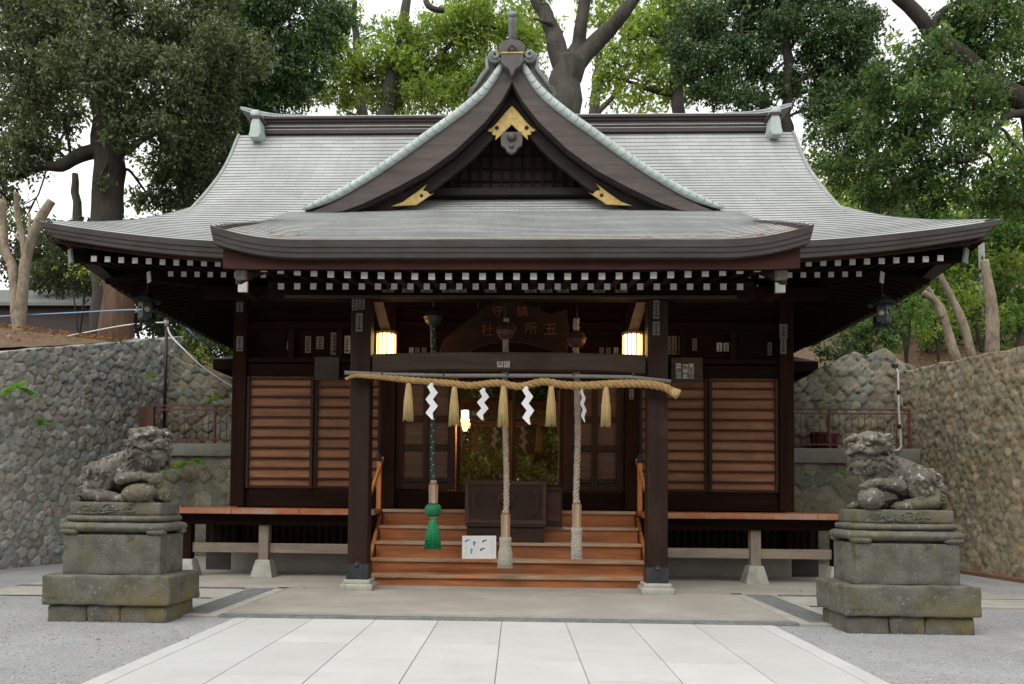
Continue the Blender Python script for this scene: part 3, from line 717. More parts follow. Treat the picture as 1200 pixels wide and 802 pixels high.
    for s in (-1, 1):
        f = [(1.335, 6.19), (1.40, 6.09), (1.33, 6.07), (1.28, 6.02), (1.22, 6.05), (1.50, 5.855), (1.90, 5.835), (1.72, 5.90), (1.50, 6.06)]
        m = MB(); m.prism([(sx(s*x), z) for x, z in f], 12.375, 12.40); g = m.build('gold_fitting', M['gold'], SH, .004)
        m = MB(); m.prism([(sx(s*(1.42+.03*math.cos(a))), 6.0+.03*math.sin(a)) for a in np.linspace(0, 2*PI, 9)[:-1]], 12.37, 12.376); m.build('pierced_heart', M['hafu2'], g)
    # carved pendant under the apex
    out = [(-.14, 7.02), (.14, 7.02), (.175, 6.92), (.165, 6.80), (.10, 6.76), (.07, 6.70), (0, 6.66), (-.07, 6.70), (-.10, 6.76), (-.165, 6.80), (-.175, 6.92)]
    m = MB(); m.prism([(sx(a), b) for a, b in out], 12.36, 12.43); p = m.build('gable_pendant', M['orn'], SH, .012)
    m = MB(); m.tube([(sx(0), 12.355, 6.93), (sx(0), 12.30, 6.93)], [.075, .045], 14); m.tube([(sx(0), 12.36, 6.78), (sx(0), 12.33, 6.78)], [.04, .02], 10); m.build('pendant_boss', M['orn'], p)
    # crest ornament
    m = MB(); m.prism([(sx(-.16), 8.11), (sx(.16), 8.11), (sx(.185), 8.00), (sx(.13), 7.92), (sx(.05), 7.86), (sx(0), 7.75), (sx(-.05), 7.86), (sx(-.13), 7.92), (sx(-.185), 8.00)], 12.06, 12.20)
    oni = m.build('ridge_ornament', M['orn'], SH, .01)
    m = MB(); m.prism([(sx(-.20), 8.10), (sx(.20), 8.10), (sx(.20), 8.27), (sx(.12), 8.34), (sx(.0), 8.36), (sx(-.12), 8.34), (sx(-.20), 8.27)], 12.10, 14.5); m.build('crest_block', M['orn'], oni, .01)
    m = MB(); m.tube([(sx(-.065), 12.085, 8.11), (sx(-.065), 12.085, 8.20), (sx(0), 12.085, 8.25), (sx(.065), 12.085, 8.20), (sx(.065), 12.085, 8.11)], .016, 8); m.tube([(sx(0), 12.09, 8.17), (sx(0), 12.06, 8.17)], .04, 12); m.build('crest_emblem', M['ridged'], oni)
    m = MB(); m.box(sx(-.17), sx(.17), 12.05, 12.10, 8.108, 8.128); m.build('crest_strip', M['gold'], oni)
    m = MB(); m.tube([(sx(0), 12.25, 8.30), (sx(0), 12.16, 8.46), (sx(0), 12.08, 8.60), (sx(0), 12.03, 8.70)], [.058, .06, .062, .066], 14); m.tube([(sx(0), 12.032, 8.695), (sx(0), 12.00, 8.72)], [.072, .068], 14); m.build('crest_post', M['tealdark'], oni)
    for s in (-1, 1):
        m = MB(); sp = []
        for i in range(40):
            t = i/39; an = -PI*.9+t*PI*3.2; r = lerp(.092, .02, t); sp.append((sx(s*(.275+r*math.cos(an)*1.0)), 12.13-.03*t, 8.10+r*math.sin(an)))
        m.tube(sp, [lerp(.026, .036, i/39) for i in range(40)], 8); m.build('crest_scroll', M['tealdark'], oni)
        m = MB(); lf = [(.20, 8.06), (.36, 8.16), (.42, 8.05), (.40, 7.93), (.50, 7.84), (.54, 7.70), (.66, 7.60), (.70, 7.46), (.62, 7.40), (.42, 7.62), (.28, 7.86)]
        m.prism([(sx(s*a), b+.05) for a, b in lf], 12.20, 12.32); m.build('crest_leaf', M['orn'], oni, .02)
        m = MB(); m.tube([(sx(s*.40), 12.19, 8.10), (sx(s*.38), 12.17, 7.93), (sx(s*.50), 12.17, 7.77), (sx(s*.62), 12.18, 7.56)], [.02, .035, .035, .012], 8); m.build('crest_leaf_rib', M['tealdark'], oni)
gable()

# --- porch roof
PH = 3.53
QY = [9.2, 10.0, 10.8, 11.4, 12.0, 12.35]; QZ = [4.255, 4.615, 4.99, 5.275, 5.57, 5.745]
def pz(x, y):
    c = .175*(max(0, abs(x)-2.45)/1.08)**2.2*float(1-sstep(9.2, 11.6, y)); return float(np.interp(y, QY, QZ))+c
def porch():
    ysp = arc_rows(9.2, 12.35, .145, lambda y: float(np.interp(y, QY, QZ)))
    def fn(y, nx, dz, dy):
        return [(sx(x), y+dy, pz(x, y)+dz+sag(x, y+3)) for x in np.linspace(-PH, PH, nx+1)]
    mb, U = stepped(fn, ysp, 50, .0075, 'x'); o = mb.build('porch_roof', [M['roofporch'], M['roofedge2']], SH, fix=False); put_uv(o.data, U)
    px = np.linspace(-PH, PH, 60); m = MB()
    for t0, t1, d0 in ((0, .085, 0), (.085, .145, .008), (.145, .205, .016)):
        m.band([(sx(x*(1-t0*.06)), pz(x, 9.2)-t0-.001) for x in px], [(sx(x*(1-t1*.06)), pz(x, 9.2)-t1) for x in px], 9.19+d0, 9.38+d0)
    m.build('porch_fascia', M['fascia'], SH)
    m = MB(); m.band([(sx(x*.965), pz(x*.965, 9.2)-.207) for x in px], [(sx(x*.965), min(pz(x*.965, 9.2)-.22, pz(x*.8, 9.2)-.315)) for x in px], 9.30, 9.36); m.build('porch_eave_board', M['redboard'], SH)
    yy = np.linspace(9.2, 11.9, 24)
    for s in (-1, 1):
        m = MB(); k = MB(); k.band([(y, pz(PH, y)-.004) for y in yy], [(y, pz(PH, y)-.20) for y in yy], 0, .16)
        m.add([(sx(s*(PH-.003-t-(.045 if z < pz(PH, y)-.1 else 0))), y+(.03 if z < pz(PH, y)-.1 else .004), z) for y, t, z in k.v], k.f); m.build('porch_verge_board', M['fascia'], SH)
        m = MB(); m.grid([[(sx(s*(PH+.005)), y, pz(PH, y)-.02), (sx(s*(PH+.16)), y+.02, zfront(PH, y+.02)+.03)] for y in np.linspace(10.85, 12.3, 10)]); m.build('copper_flashing', M['tealg'], SH)
        # inner barge plank and purlin end
        m = MB(); k = MB(); k.band([(y, pz(3.2, y)-.23) for y in yy], [(y, pz(3.2, y)-.50) for y in yy], 0, .07)
        m.add([(sx(s*(3.33-t)), y+.32, z-.02) for y, t, z in k.v], k.f); m.build('porch_inner_barge', M['fascia'], SH)
        m = MB(); m.box(sx(s*3.24-.065), sx(s*3.24+.065), 9.43, 9.50, 3.86, 4.13); m.build('barge_end', M['grey_wood'], SH, .006)
    rows = [[(sx(x), y, 3.945+(y-9.4)*.24+pz(x*.9, 9.2)*.35-4.255*.35) for x in np.linspace(-3.3, 3.3, 30)] for y in np.linspace(9.34, 12.9, 8)]
    MB().grid(rows).build('porch_soffit', M['soffit'], SH)
    for k in range(30): rafter('porch_flying_rafter', -2.945+.2031*k, 9.42, 3.885+.10*(abs(-2.945+.2031*k)/3)**4+rr.uniform(-.003, .003), RAF, .98)
    for k in range(29): rafter('porch_base_rafter', -2.86+.2043*k, 9.84, 3.875, BRAF, .95)
    m = MB(); m.box(sx(-3.05), sx(3.05), 9.88, 9.96, 3.935, 3.965); m.build('porch_batten', M['beam'], SH)
    m = MB(); m.box(sx(-3.18), sx(3.18), 10.32, 10.58, 3.86, 4.08); kt = m.build('porch_purlin', M['beam'], SH, .01)
    for s in (-1, 1): MB().box(sx(s*3.43-.06), sx(s*3.43+.06), 10.06, 10.10, 3.865, 4.0).build('purlin_cap', M['white'], kt)
    for s in (-1, 1): MB().box(sx(s*3.43-.055), sx(s*3.43+.055), 10.101, 10.6, 3.87, 3.995).build('purlin_nose', M['beam'], kt)
    MB().box(sx(-2.95), sx(2.95), 10.29, 10.318, 3.845, 3.885).build('porch_purlin_strip', M['rainbow'], SH, .004)
    for s in (-1, 1):
        x = s*1.955
        m = MB(); m.box(sx(x-.133), sx(x+.133), 10.40, 10.67, .16, 3.86); p = m.build('porch_post', M['ppost'], SH, .02)
        m = MB(); m.box(sx(x-.140), sx(x+.140), 10.393, 10.677, .15, .36); m.prism([(sx(x-.05), .361), (sx(x), .40), (sx(x+.05), .361)], 10.3925, 10.399)
        m.tube([(sx(x), 10.392, .34), (sx(x), 10.375, .34)], [.03, .02], 10); m.build('metal_shoe', M['shoe'], p)
        m = MB(); rough_box(m, sx(x-.21), sx(x+.21), 10.335, 10.755, .0, .10, .004, .06, 3, .015); rough_box(m, sx(x-.18), sx(x+.18), 10.365, 10.725, .09, .155, .003, .06, 5, .015); m.build('base_stone', M['concpost'], p)
        # curved tie beam back to the hall
        pts = [(sx(x), y, z) for y, z in ((10.62, 2.95), (11.2, 3.12), (11.9, 3.35), (12.6, 3.45), (12.95, 3.45))]
        m = MB(); rows = []
        for i, p_ in enumerate(pts): rows.append([(p_[0]-.09, p_[1], p_[2]-.13), (p_[0]+.09, p_[1], p_[2]-.13), (p_[0]+.09, p_[1], p_[2]+.13), (p_[0]-.09, p_[1], p_[2]+.13), (p_[0]-.09, p_[1], p_[2]-.13)])
        m.grid(rows); m.build('curved_tie_beam', M['beam'], SH)
    # rainbow beam between the posts
    bx = np.linspace(-1.81, 1.81, 30)
    m = MB(); m.band([(sx(x), 3.135+.03*(1-(x/1.81)**2)) for x in bx], [(sx(x), 2.875+.055*(1-(x/1.81)**4)) for x in bx], 10.44, 10.64); m.build('porch_beam', M['rainbow'], SH, .015)
porch()

# --- hall body: posts, walls, shutters, doors
YW = 12.9; HX = 4.415
m = MB()
for s in (-1, 1): m.box(sx(s*HX-.05), sx(s*HX+.05), 13.0, 16.8, .36, 4.7)
m.box(sx(-HX), sx(HX), 16.75, 16.85, .36, 4.8)
m.box(sx(-HX+.06), sx(-2.0), 12.96, 13.02, 3.40, 4.55); m.box(sx(2.0), sx(HX-.06), 12.96, 13.02, 3.40, 4.55); m.box(sx(-2.0), sx(2.0), 12.96, 13.02, 3.40, 4.55)
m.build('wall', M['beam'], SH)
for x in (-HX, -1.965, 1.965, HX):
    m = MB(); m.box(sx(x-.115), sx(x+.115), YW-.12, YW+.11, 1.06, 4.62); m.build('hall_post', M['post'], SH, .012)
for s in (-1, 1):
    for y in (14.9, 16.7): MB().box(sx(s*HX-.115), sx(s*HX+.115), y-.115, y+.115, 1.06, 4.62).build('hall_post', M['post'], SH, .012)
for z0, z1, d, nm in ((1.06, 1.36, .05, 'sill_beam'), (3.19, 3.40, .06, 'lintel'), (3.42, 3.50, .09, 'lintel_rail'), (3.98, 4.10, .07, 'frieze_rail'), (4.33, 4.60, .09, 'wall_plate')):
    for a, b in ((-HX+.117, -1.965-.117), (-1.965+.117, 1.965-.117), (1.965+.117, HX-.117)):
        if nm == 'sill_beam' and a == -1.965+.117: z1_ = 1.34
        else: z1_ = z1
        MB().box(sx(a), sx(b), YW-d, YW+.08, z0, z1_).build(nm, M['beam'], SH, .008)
for s in (-1, 1):
    for q in (-3.6, -2.8):
        x = -s*q; MB().box(sx(x-.05), sx(x+.05), YW-.03, YW+.05, 3.50, 3.98).build('frieze_strut', M['post'], SH, .006)
# boarded shutters with dark battens
def shutter(x0, x1, y):
    m = MB(); n = 11; h = (3.19-1.36)/n
    for k in range(n): m.box(sx(x0), sx(x1), y-.004*(k % 2), y+.03, 1.36+k*h+.002, 1.36+(k+1)*h-.002)
    o = m.build('shutter', M['shutter'], SH)
    m = MB()
    for k in range(0, n+1):
        z = min(max(1.36+k*h, 1.395), 3.155); m.box(sx(x0+.052), sx(x1-.052), y-.045, y-.006, z-.014, z+.014)
    m.build('shutter_battens', M['batten'], o, .004)
    for xa in (x0, x1-.05): MB().box(sx(xa), sx(xa+.05), y-.050, y-.008, 1.362, 3.188).build('shutter_stile', M['doorwood'], o, .004)
for s in (-1, 1):
    a, b = 2.085, HX-.12; c = (a+b)/2
    for i, (p, q) in enumerate(((a, c), (c, b))):
        p_, q_ = (p, q) if s > 0 else (-q, -p)
        shutter(p_+.004, q_-.004, YW-.01-.035*i)
# inner panelled doors and the glazed entrance
def panel_door(x0, x1):
    m = MB(); m.box(sx(x0), sx(x1), YW+.02, YW+.05, 1.36, 3.17); o = m.build('panelled_door', M['doorpanel'], SH)
    m = MB(); w_ = x1-x0
    for xa, xb in ((x0, x0+.12), (x1-.12, x1), ((x0+x1)/2-.045, (x0+x1)/2+.045)): m.box(sx(xa), sx(xb), YW-.02, YW+.018, 1.362, 3.168)
    for z in (1.42, 1.52, 2.05, 2.52, 3.12):
        hh = .035 if z in (1.52,) else .05
        for xa, xb in ((x0+.122, (x0+x1)/2-.047), ((x0+x1)/2+.047, x1-.122)): m.box(sx(xa), sx(xb), YW-.015, YW+.018, max(z-hh, 1.365), z+hh if z < 3.1 else 3.165)
    m.build('door_lattice', M['doorwood'], o, .005)
panel_door(-1.845, -.88); panel_door(.92, 1.845)
for x0, x1 in ((-.86, -.02), (.04, .88)):
    m = MB()
    for xa, xb in ((x0, x0+.06), (x1-.06, x1)): m.box(sx(xa), sx(xb), YW+.05, YW+.085, 1.36, 3.17)
    for za, zb in ((1.36, 1.46), (3.11, 3.17)): m.box(sx(x0+.062), sx(x1-.062), YW+.05, YW+.085, za, zb)
    f = m.build('glass_door', M['doorwood'], SH, .004)
    MB().box(sx(x0+.062), sx(x1-.062), YW+.066, YW+.070, 1.462, 3.108).build('pane', M['glass'], f)
# interior seen through the glass
m = MB(); m.box(sx(-3.0), sx(3.0), 16.3, 16.34, 1.0, 3.9); m.box(sx(-3.0), sx(-2.95), 13.2, 16.3, 1.0, 3.9); m.box(sx(2.95), sx(3.0), 13.2, 16.3, 1.0, 3.9); m.build('interior_wall', M['interior'], SH)
MB().box(sx(-3.0), sx(3.0), 13.03, 16.3, 1.22, 1.30).build('interior_floor', M['tatami'], SH); MB().box(sx(-3.0), sx(3.0), 13.03, 16.3, 3.6, 3.66).build('interior_ceiling', M['beam'], SH)
for x in (-1.0, .98): MB().box(sx(x-.09), sx(x+.09), 13.9, 14.08, 1.31, 3.59).build('interior_post', M['interior'], SH, .01)
MB().box(sx(-1.1), sx(1.1), 13.95, 14.05, 2.95, 3.2).build('interior_beam', M['beam'], SH, .01)

# --- veranda
m = MB(); wds = .19; x = -5.02
k = 0
y0d, y1d = 11.68, 12.82
nb = 6; bw = (y1d-y0d-.02)/nb
for k in range(1, nb):
    ya_, yb_ = y0d+k*bw+.002, y0d+(k+1)*bw-.002
    for xa, xb in ((-5.02, -1.96), (1.96, 5.02)): m.box(sx(xa), sx(xb), ya_, yb_, .985, 1.045+.001*(k % 2))
for s in (-1, 1):
    for k in range(3):
        a = 4.54+.16*k; m.box(sx(s*a+.002*s), sx(s*(a+.158)), y1d-.01, 16.6, .985, 1.044)
dk = m.build('veranda_deck', M['deck'], SH, .004)
m = MB(); rr2 = random.Random(5); x = -5.04
while x < 5.04:
    l = rr2.uniform(.7, 1.1); xe = min(5.04, x+l)
    if -1.9701 <= x < 1.97: x = 1.97; continue
    if x < -1.97 < xe: xe = -1.97
    m.box(sx(x+.002), sx(xe-.002), 11.655+rr2.uniform(-.003, .003), y0d+bw-.003, .965, 1.046); x = xe
m.build('deck_edge', M['deckedge'], dk, .006)
for s in (-1, 1):
    MB().box(sx(s*3.475-1.475), sx(s*3.475+1.475), 11.86, 11.98, .80, .962).build('veranda_girder', M['beam'], SH, .006)
    MB().box(sx(s*4.86-.06), sx(s*4.86+.06), 11.99, 16.5, .80, .962).build('veranda_girder', M['beam'], SH, .006)
for x in (-3.68, 3.66, -4.86, 4.86):
    for y in ((11.98,) if abs(x) < 4 else (11.98, 13.4, 15.0)):
        z1 = .80
        m = MB(); m.box(sx(x-.075), sx(x+.075), y-.075, y+.075, .26, z1); p = m.build('veranda_support', M['supp'] if abs(x) < 4 else M['beam'], SH, .008)
        m = MB(); m.add([(sx(x+a*w_), y+b*w_, z) for z, w_ in ((.015, .17), (.275, .105)) for a, b in ((-1, -1), (1, -1), (1, 1), (-1, 1))], [(3, 2, 1, 0), (4, 5, 6, 7)]+[(i, (i+1) % 4, 4+(i+1) % 4, 4+i) for i in range(4)]); m.build('concrete_footing', M['concpost'], p, .008)
for a, b in ((-4.78, -3.76), (-3.60, -1.9), (1.9, 3.58), (3.74, 4.78)): MB().box(sx(a), sx(b), 11.95, 12.01, .375, .52).build('veranda_tie', M['nuki'], SH, .006)
m = MB(); m.box(sx(-4.98), sx(4.98), 13.0, 13.05, .02, .98); m.box(sx(-4.40), sx(-4.35), 13.06, 16.7, .02, 1.0); m.box(sx(4.35), sx(4.40), 13.06, 16.7, .02, 1.0); m.build('underfloor_backing', M['ridged'], SH)  # ends beyond the hall walls are dark panels added for the veranda's shade
m = MB()
for k in range(84):
    x = -4.94+.1189*k; m.box(sx(x-.025), sx(x+.025), 12.93, 12.96, .34, .98)  # hall lattice; outermost slats added to darken below the side verandas
lt = m.build('underfloor_lattice', M['beam'], SH)
m = MB(); rough_box(m, sx(-4.5), sx(4.5), 12.82, 13.0, .0, .34, .006, .12, 9, .02); m.build('foundation_stone', M['conc2'], SH)
# --- steps
ST = [(11.03, .165), (11.33, .365), (11.63, .590), (11.93, .812), (12.23, 1.047)]
for i, (y, z) in enumerate(ST):
    m = MB(); yb = ST[i+1][0] if i < 4 else 12.84; m.box(sx(-1.94), sx(1.94), y-.02, yb+.045, z-.045, z)
    o = m.build('step_tread', M['steptread'], SH, .006)
    z0 = .016 if i == 0 else ST[i-1][1]+.001
    m = MB(); m.box(sx(-1.93), sx(1.93), y+.012, y+.042, z0, z-.046); m.build('step_riser', M['step'], SH)
for s in (-1, 1):
    # side stringer and the slanting handrail with its newel
    m = MB(); m.add([(sx(s*(1.945+d)), y, z) for d in (.005, .055) for y, z in ((11.04, .02), (12.85, .02), (12.85, 1.0), (12.3, 1.0), (11.04, .12))], [(0, 1, 2, 3, 4), (9, 8, 7, 6, 5)]+[(i, (i+1) % 5, 5+(i+1) % 5, 5+i) for i in range(5)]); m.build('stair_stringer', M['step'], SH)
    m = MB(); m.bar((sx(s*2.035), 11.15, .98), (sx(s*2.035), 12.75, 1.86), .045, .06);
    r_ = m.build('handrail', M['rail'], SH, .006)
    m = MB(); m.box(sx(s*2.035-.035), sx(s*2.035+.035), 11.12, 11.19, .165, 1.0); m.box(sx(s*2.035-.035), sx(s*2.035+.035), 12.40, 12.47, 1.05, 1.80); m.build('newel', M['rail'], r_, .006)
    m = MB(); m.lathe([(.0, 0), (.045, 0), (.05, .02), (.035, .05), (.05, .09), (.03, .14), (.0, .17)], (sx(s*2.035), 12.435, 1.80), 14); m.build('newel_cap', M['iron'], r_)

# --- name slips pasted on the timber
def slip(u, v, Y, wpx, hpx, text=None, bright=True, name='name_slip'):
    c = P(u, v, Y); w_, h = wpx*Y/F, hpx*Y/F
    m = MB(); m.box(c.x-w_/2, c.x+w_/2, Y-.004, Y, c.z-h/2, c.z+h/2); o = m.build(name, M['slip'] if bright else M['slipdark'], SH)
    if text:
        n = len(text); s = min(w_*1.02, h/n*1.05)
        for i, ch in enumerate(text):
            text_mesh('slip_letter', ch, s, M['ink'], Matrix.Translation((c.x, Y-.0065, c.z+h/2-(i+.5)*h/n)) @ FACE, o, .001)
    else:
        m = MB(); rg = random.Random(int(u*7+v)); 
        m.box(c.x-w_*.28, c.x+w_*.28, Y-.0065, Y-.0042, c.z-h*.40, c.z-h*.30)
        for q in (-.15, .02, .2, .33): m.box(c.x-w_*rg.uniform(.2, .36), c.x+w_*rg.uniform(.2, .36), Y-.0065, Y-.0042, c.z+h*(q-.02), c.z+h*(q+.02))
        m.box(c.x-w_*.06, c.x+w_*.06, Y-.0068, Y-.0066, c.z-h*.38, c.z+h*.36); m.build('slip_marks', M['ink'], o)
BP = 12.84
# board fixed on the lintel at each side
c = P(805, 434, 12.78); m = MB(); m.box(c.x-.25, c.x+.25, 12.77, 12.80, c.z-.20, c.z+.20); m.build('slip_board', M['rainbow'], SH, .004)
c = P(383, 432, 12.78); m = MB(); m.box(c.x-.20, c.x+.20, 12.77, 12.80, c.z-.19, c.z+.19); m.build('slip_board', M['fascia'], SH, .004)
slip(795, 435, 12.766, 6, 18, '一傳宗'); slip(803, 435.5, 12.766, 6, 17, '魚門'); slip(810, 435, 12.766, 6, 18, '〇馬籠')
slip(586, 427, 10.438, 7, 7, '黒'); slip(594, 427, 10.438, 7, 7.5, '石')
for u, v, Y, a, b in ((783, 405, 12.955, 5, 22), (790, 405, 12.955, 6, 22), (798, 405, 12.955, 6, 22), (814, 404, 12.955, 5, 14), (843, 407, 12.955, 6, 10), (851, 407, 12.955, 6, 10), (902, 409, 12.955, 5, 15)):
    slip(u, v, Y, a, b, None, u in (843, 851))
for u, v, Y, a, b, br in ((340, 405, 12.955, 8, 11, 0), (361, 404, 12.955, 7, 20, 0), (375, 402, 12.955, 9, 15, 0), (392, 403, 12.955, 9, 27, 0), (407, 404, 12.955, 7, 21, 1)): slip(u, v, Y, a, b, None, br)
for u, v, a, b in ((416, 355, 7, 18), (424, 355, 7, 16), (421, 378, 8, 22), (769, 363, 7, 22), (769, 385, 8, 16)): slip(u, v, 10.398, a, b, None, False)
for u in (540, 455, 478, 500, 525, 575, 622, 640, 660, 702, 728): slip(u, 339.5, 10.30, 14, 7, None, False)
slip(281, 360, 12.775, 8, 12, None, False); slip(281, 403, 12.775, 8, 18, None, False); slip(918, 388, 12.775, 9, 16, None, False); slip(918, 405, 12.775, 7, 20, None, False)
slip(740, 462, 12.775, 5, 12, None, False)
for u in (482, 489, 497, 660, 705, 713, 722): slip(u, 411, 12.955, 5, 7, None, u in (482, 722))

# ================================================================ things on and round the porch
# plaque with gold lettering
def plaque():
    r = thing('name_plaque', tuple(P(597, 385, 11.3)), 'dark carved name plaque with faded gold characters above the porch beam', 'plaque')
    pts = [(512, 420), (520, 398), (548, 375), (570, 358), (597, 350), (625, 358), (645, 368), (664, 362), (668, 395), (664, 415), (640, 408), (618, 402), (597, 400), (575, 402), (556, 408), (540, 420)]
    out = [(P(u, v, 11.3).x, P(u, v, 11.3).z) for u, v in pts]
    MB().prism(out, 11.30, 11.36).build('board', M['plaque'], r, .012)
    for ch, u, v, s in (('五', 645, 387, .20), ('所', 622, 386, .19), ('神', 599, 387, .17), ('社', 571, 388, .19), ('鎮', 612, 366, .17), ('守', 583, 366, .17)):
        text_mesh('letter', ch, s, M['goldink'], Matrix.Translation((*P(u, v, 11.3).xy, P(u, v, 11.3).z)) @ Matrix.Translation((0, -.004, 0)) @ FACE, r, .004)
    for u in (560, 632): p = P(u, 345, 11.33); MB().tube([(p.x, 11.33, p.z+.35), (p.x, 11.33, p.z-.25)], .008, 6).build('hanger', M['iron'], r)
plaque()
# lit porch lanterns on slanting brackets
def lantern(s, label):
    x = s*1.955 - s*.27; c = Vector((sx(x), 10.82, 3.30))
    r = thing('porch_lantern', c, label, 'lantern', 'lit porch lanterns')
    n = 14
    MB().lathe([(.100, -.16), (.128, -.155), (.130, 0), (.130, .165), (.10, .17)], c, 24).build('paper_shade', M['shoji'], r)
    m = MB()
    for k in range(n):
        a = 2*PI*k/n; m.tube([(c.x+.138*math.cos(a), c.y+.138*math.sin(a), c.z-.17), (c.x+.138*math.cos(a), c.y+.138*math.sin(a), c.z+.17)], .010, 6)
    m.build('slats', M['bracket'], r)
    m = MB(); m.lathe([(.0, .172), (.145, .172), (.15, .20), (.10, .225), (.0, .24)], c, 24); m.lathe([(.0, -.20), (.14, -.20), (.145, -.17), (.0, -.168)], c, 24); m.build('lantern_cap', M['bracket'], r)
    pl_ = bpy.data.lights.new('porch_lantern_bulb', 'POINT'); pl_.energy = 7; pl_.color = (1, .50, .16); pl_.shadow_soft_size = .1; po = bpy.data.objects.new('bulb', pl_); COL.objects.link(po); po.parent = r; po.location = (0, .24, .12)
    m = MB(); m.bar((sx(s*1.80), 10.72, 3.93), (c.x, 10.82, 3.50), .07, .12); m.build('bracket_arm', M['bracket'], r, .005)
lantern(-1, 'lit paper lantern on a slanting bracket beside the left porch post'); lantern(1, 'lit paper lantern on a slanting bracket beside the right porch post')
# lamp behind the glass
c = P(545, 493, 13.4); r = thing('hall_lamp', c, 'glowing yellow lamp hanging inside behind the glass doors', 'lamp')
MB().lathe([(.0, -.18), (.035, -.18), (.05, -.10), (.085, .02), (.0, .025)], c, 8, smooth=False).build('lower_shade', M['lampy'], r)
MB().lathe([(.05, .03), (.062, .03), (.062, .17), (.05, .17)], c, 8, smooth=False).build('upper_shade', M['lampw'], r)
m = MB(); m.lathe([(.0, .172), (.07, .172), (.03, .21), (.0, .22)], c, 8); m.tube([(c.x, c.y, c.z+.2), (c.x, c.y, 3.6)], .006, 6); m.build('lamp_cap', M['iron'], r)
ld = bpy.data.lights.new('hall_lamp_bulb', 'POINT'); ld.energy = 26; ld.color = (1, .58, .22); ld.shadow_soft_size = .08; lo_ = bpy.data.objects.new('bulb', ld); COL.objects.link(lo_); lo_.parent = r; lo_.location = (0.0, .25, -.05)

# grey pole and twisted straw rope
rp = [(405, 444.5), (412, 441.5), (420, 440.5), (444, 442), (484, 446), (524.6, 449), (551.5, 452), (582, 449), (609, 453), (636, 447.5), (659, 451), (686, 452), (720, 450), (753.5, 450), (777, 453.6), (789, 459.5)]
YR = 10.24
pp_ = [P(a, b, YR) for a, b in rp]
pole = thing('hanging_pole', tuple(P(595, 441, 10.26)), 'thin grey pole tied across the porch above the straw rope', 'pole')
m = MB(); m.tube([P(u, v, 10.29) for u, v in ((404, 437), (450, 439), (520, 440.5), (595, 440.5), (670, 441), (740, 442.5), (786, 447.5))], .028, 12); m.build('bamboo', M['pole'], pole)
m = MB()
for u in (448, 520, 595, 672, 742): q = P(u, 439.5, 10.29); m.tube([(q.x-.012, q.y, q.z), (q.x+.012, q.y, q.z)], .033, 12)
m.build('pole_ties', M['ridged'], pole)
def spline(pts, n):
    pts = [Vector(p) for p in pts]; out = []
    for i in range(len(pts)-1):
        p0, p1, p2, p3 = pts[max(0, i-1)], pts[i], pts[i+1], pts[min(len(pts)-1, i+2)]
        for k in range(n):
            t = k/n; out.append(.5*((2*p1)+(p2-p0)*t+(2*p0-5*p1+4*p2-p3)*t*t+(3*p1-p0-3*p2+p3)*t**3))
    return out+[pts[-1]]
def twisted(mb, path, rad, pitch, strands=3, n=8, mi=0):
    L = [0]
    for i in range(len(path)-1): L.append(L[-1]+(path[i+1]-path[i]).length)
    for s in range(strands):
        pts = []; rs = []
        for i, p in enumerate(path):
            t = (path[min(i+1, len(path)-1)]-path[max(0, i-1)]).normalized(); a = t.cross(Vector((0, 1, 0)) if abs(t.y) < .9 else Vector((1, 0, 0))).normalized(); b = t.cross(a)
            R_ = rad(L[i]/L[-1]) if callable(rad) else rad; R_ *= 1.06; an = 2*PI*(s/strands)+2*PI*L[i]/pitch
            pts.append(p+(a*math.cos(an)+b*math.sin(an))*R_*.52); rs.append(R_*.52)
        mb.tube(pts, rs, n, mi)
    return mb
shim = thing('straw_rope', tuple(P(595, 452, YR)), 'thick twisted straw rope slung across the porch front with straw tassels', 'rope')
path = spline(pp_, 26)
twisted(MB(), path, lambda t: float(np.interp(t, [0, .06, .2, .9, 1], [.018, .029, .042, .051, .050])), .22, 3, 10).build('rope_strands', M['straw'], shim)
m = MB(); e = pp_[-1]; d = (pp_[-1]-pp_[-2]).normalized(); m.tube([e-d*.03, e+d*.02, e+d*.075], [.050, .060, .070], 14); m.build('cut_end', M['strawt'], shim)
def tassel(parent, top, L, r0, r1, mat, name='tassel', n=34, seed=0, threads=True):
    m = MB(); rg = random.Random(seed)
    m.lathe([(.0, 0), (r0, -.01), (r0*1.15, -L*.12), (lerp(r0, r1, .55), -L*.45), (r1*.86, -L*.95), (0, -L*.96)], top, 16)
    for k in range(n):
        a = 2*PI*k/n+rg.uniform(-.1, .1); l = L*rg.uniform(.96, 1.03); w_ = r1*rg.uniform(.86, 1.03)
        m.tube([(top[0]+r*math.cos(a), top[1]+r*math.sin(a), top[2]+z) for r, z in ((r0*.9, -.02), (r0*1.12, -L*.15), (lerp(r0, r1, .6), -L*.5), (w_, -l))], [.004, .006, .007, .005], 5)
    return m.build(name, mat, parent)
for i, (u, v0, v1) in enumerate(((479, 449, 493), (532.5, 453, 499), (590, 452, 500), (646, 452, 499), (710, 453, 500))):
    a = P(u, v0, YR); b = P(u, v1, YR); tassel(shim, (a.x, a.y-.01, a.z), a.z-b.z, .030, .068, M['strawt'], 'tassel', 34, i)
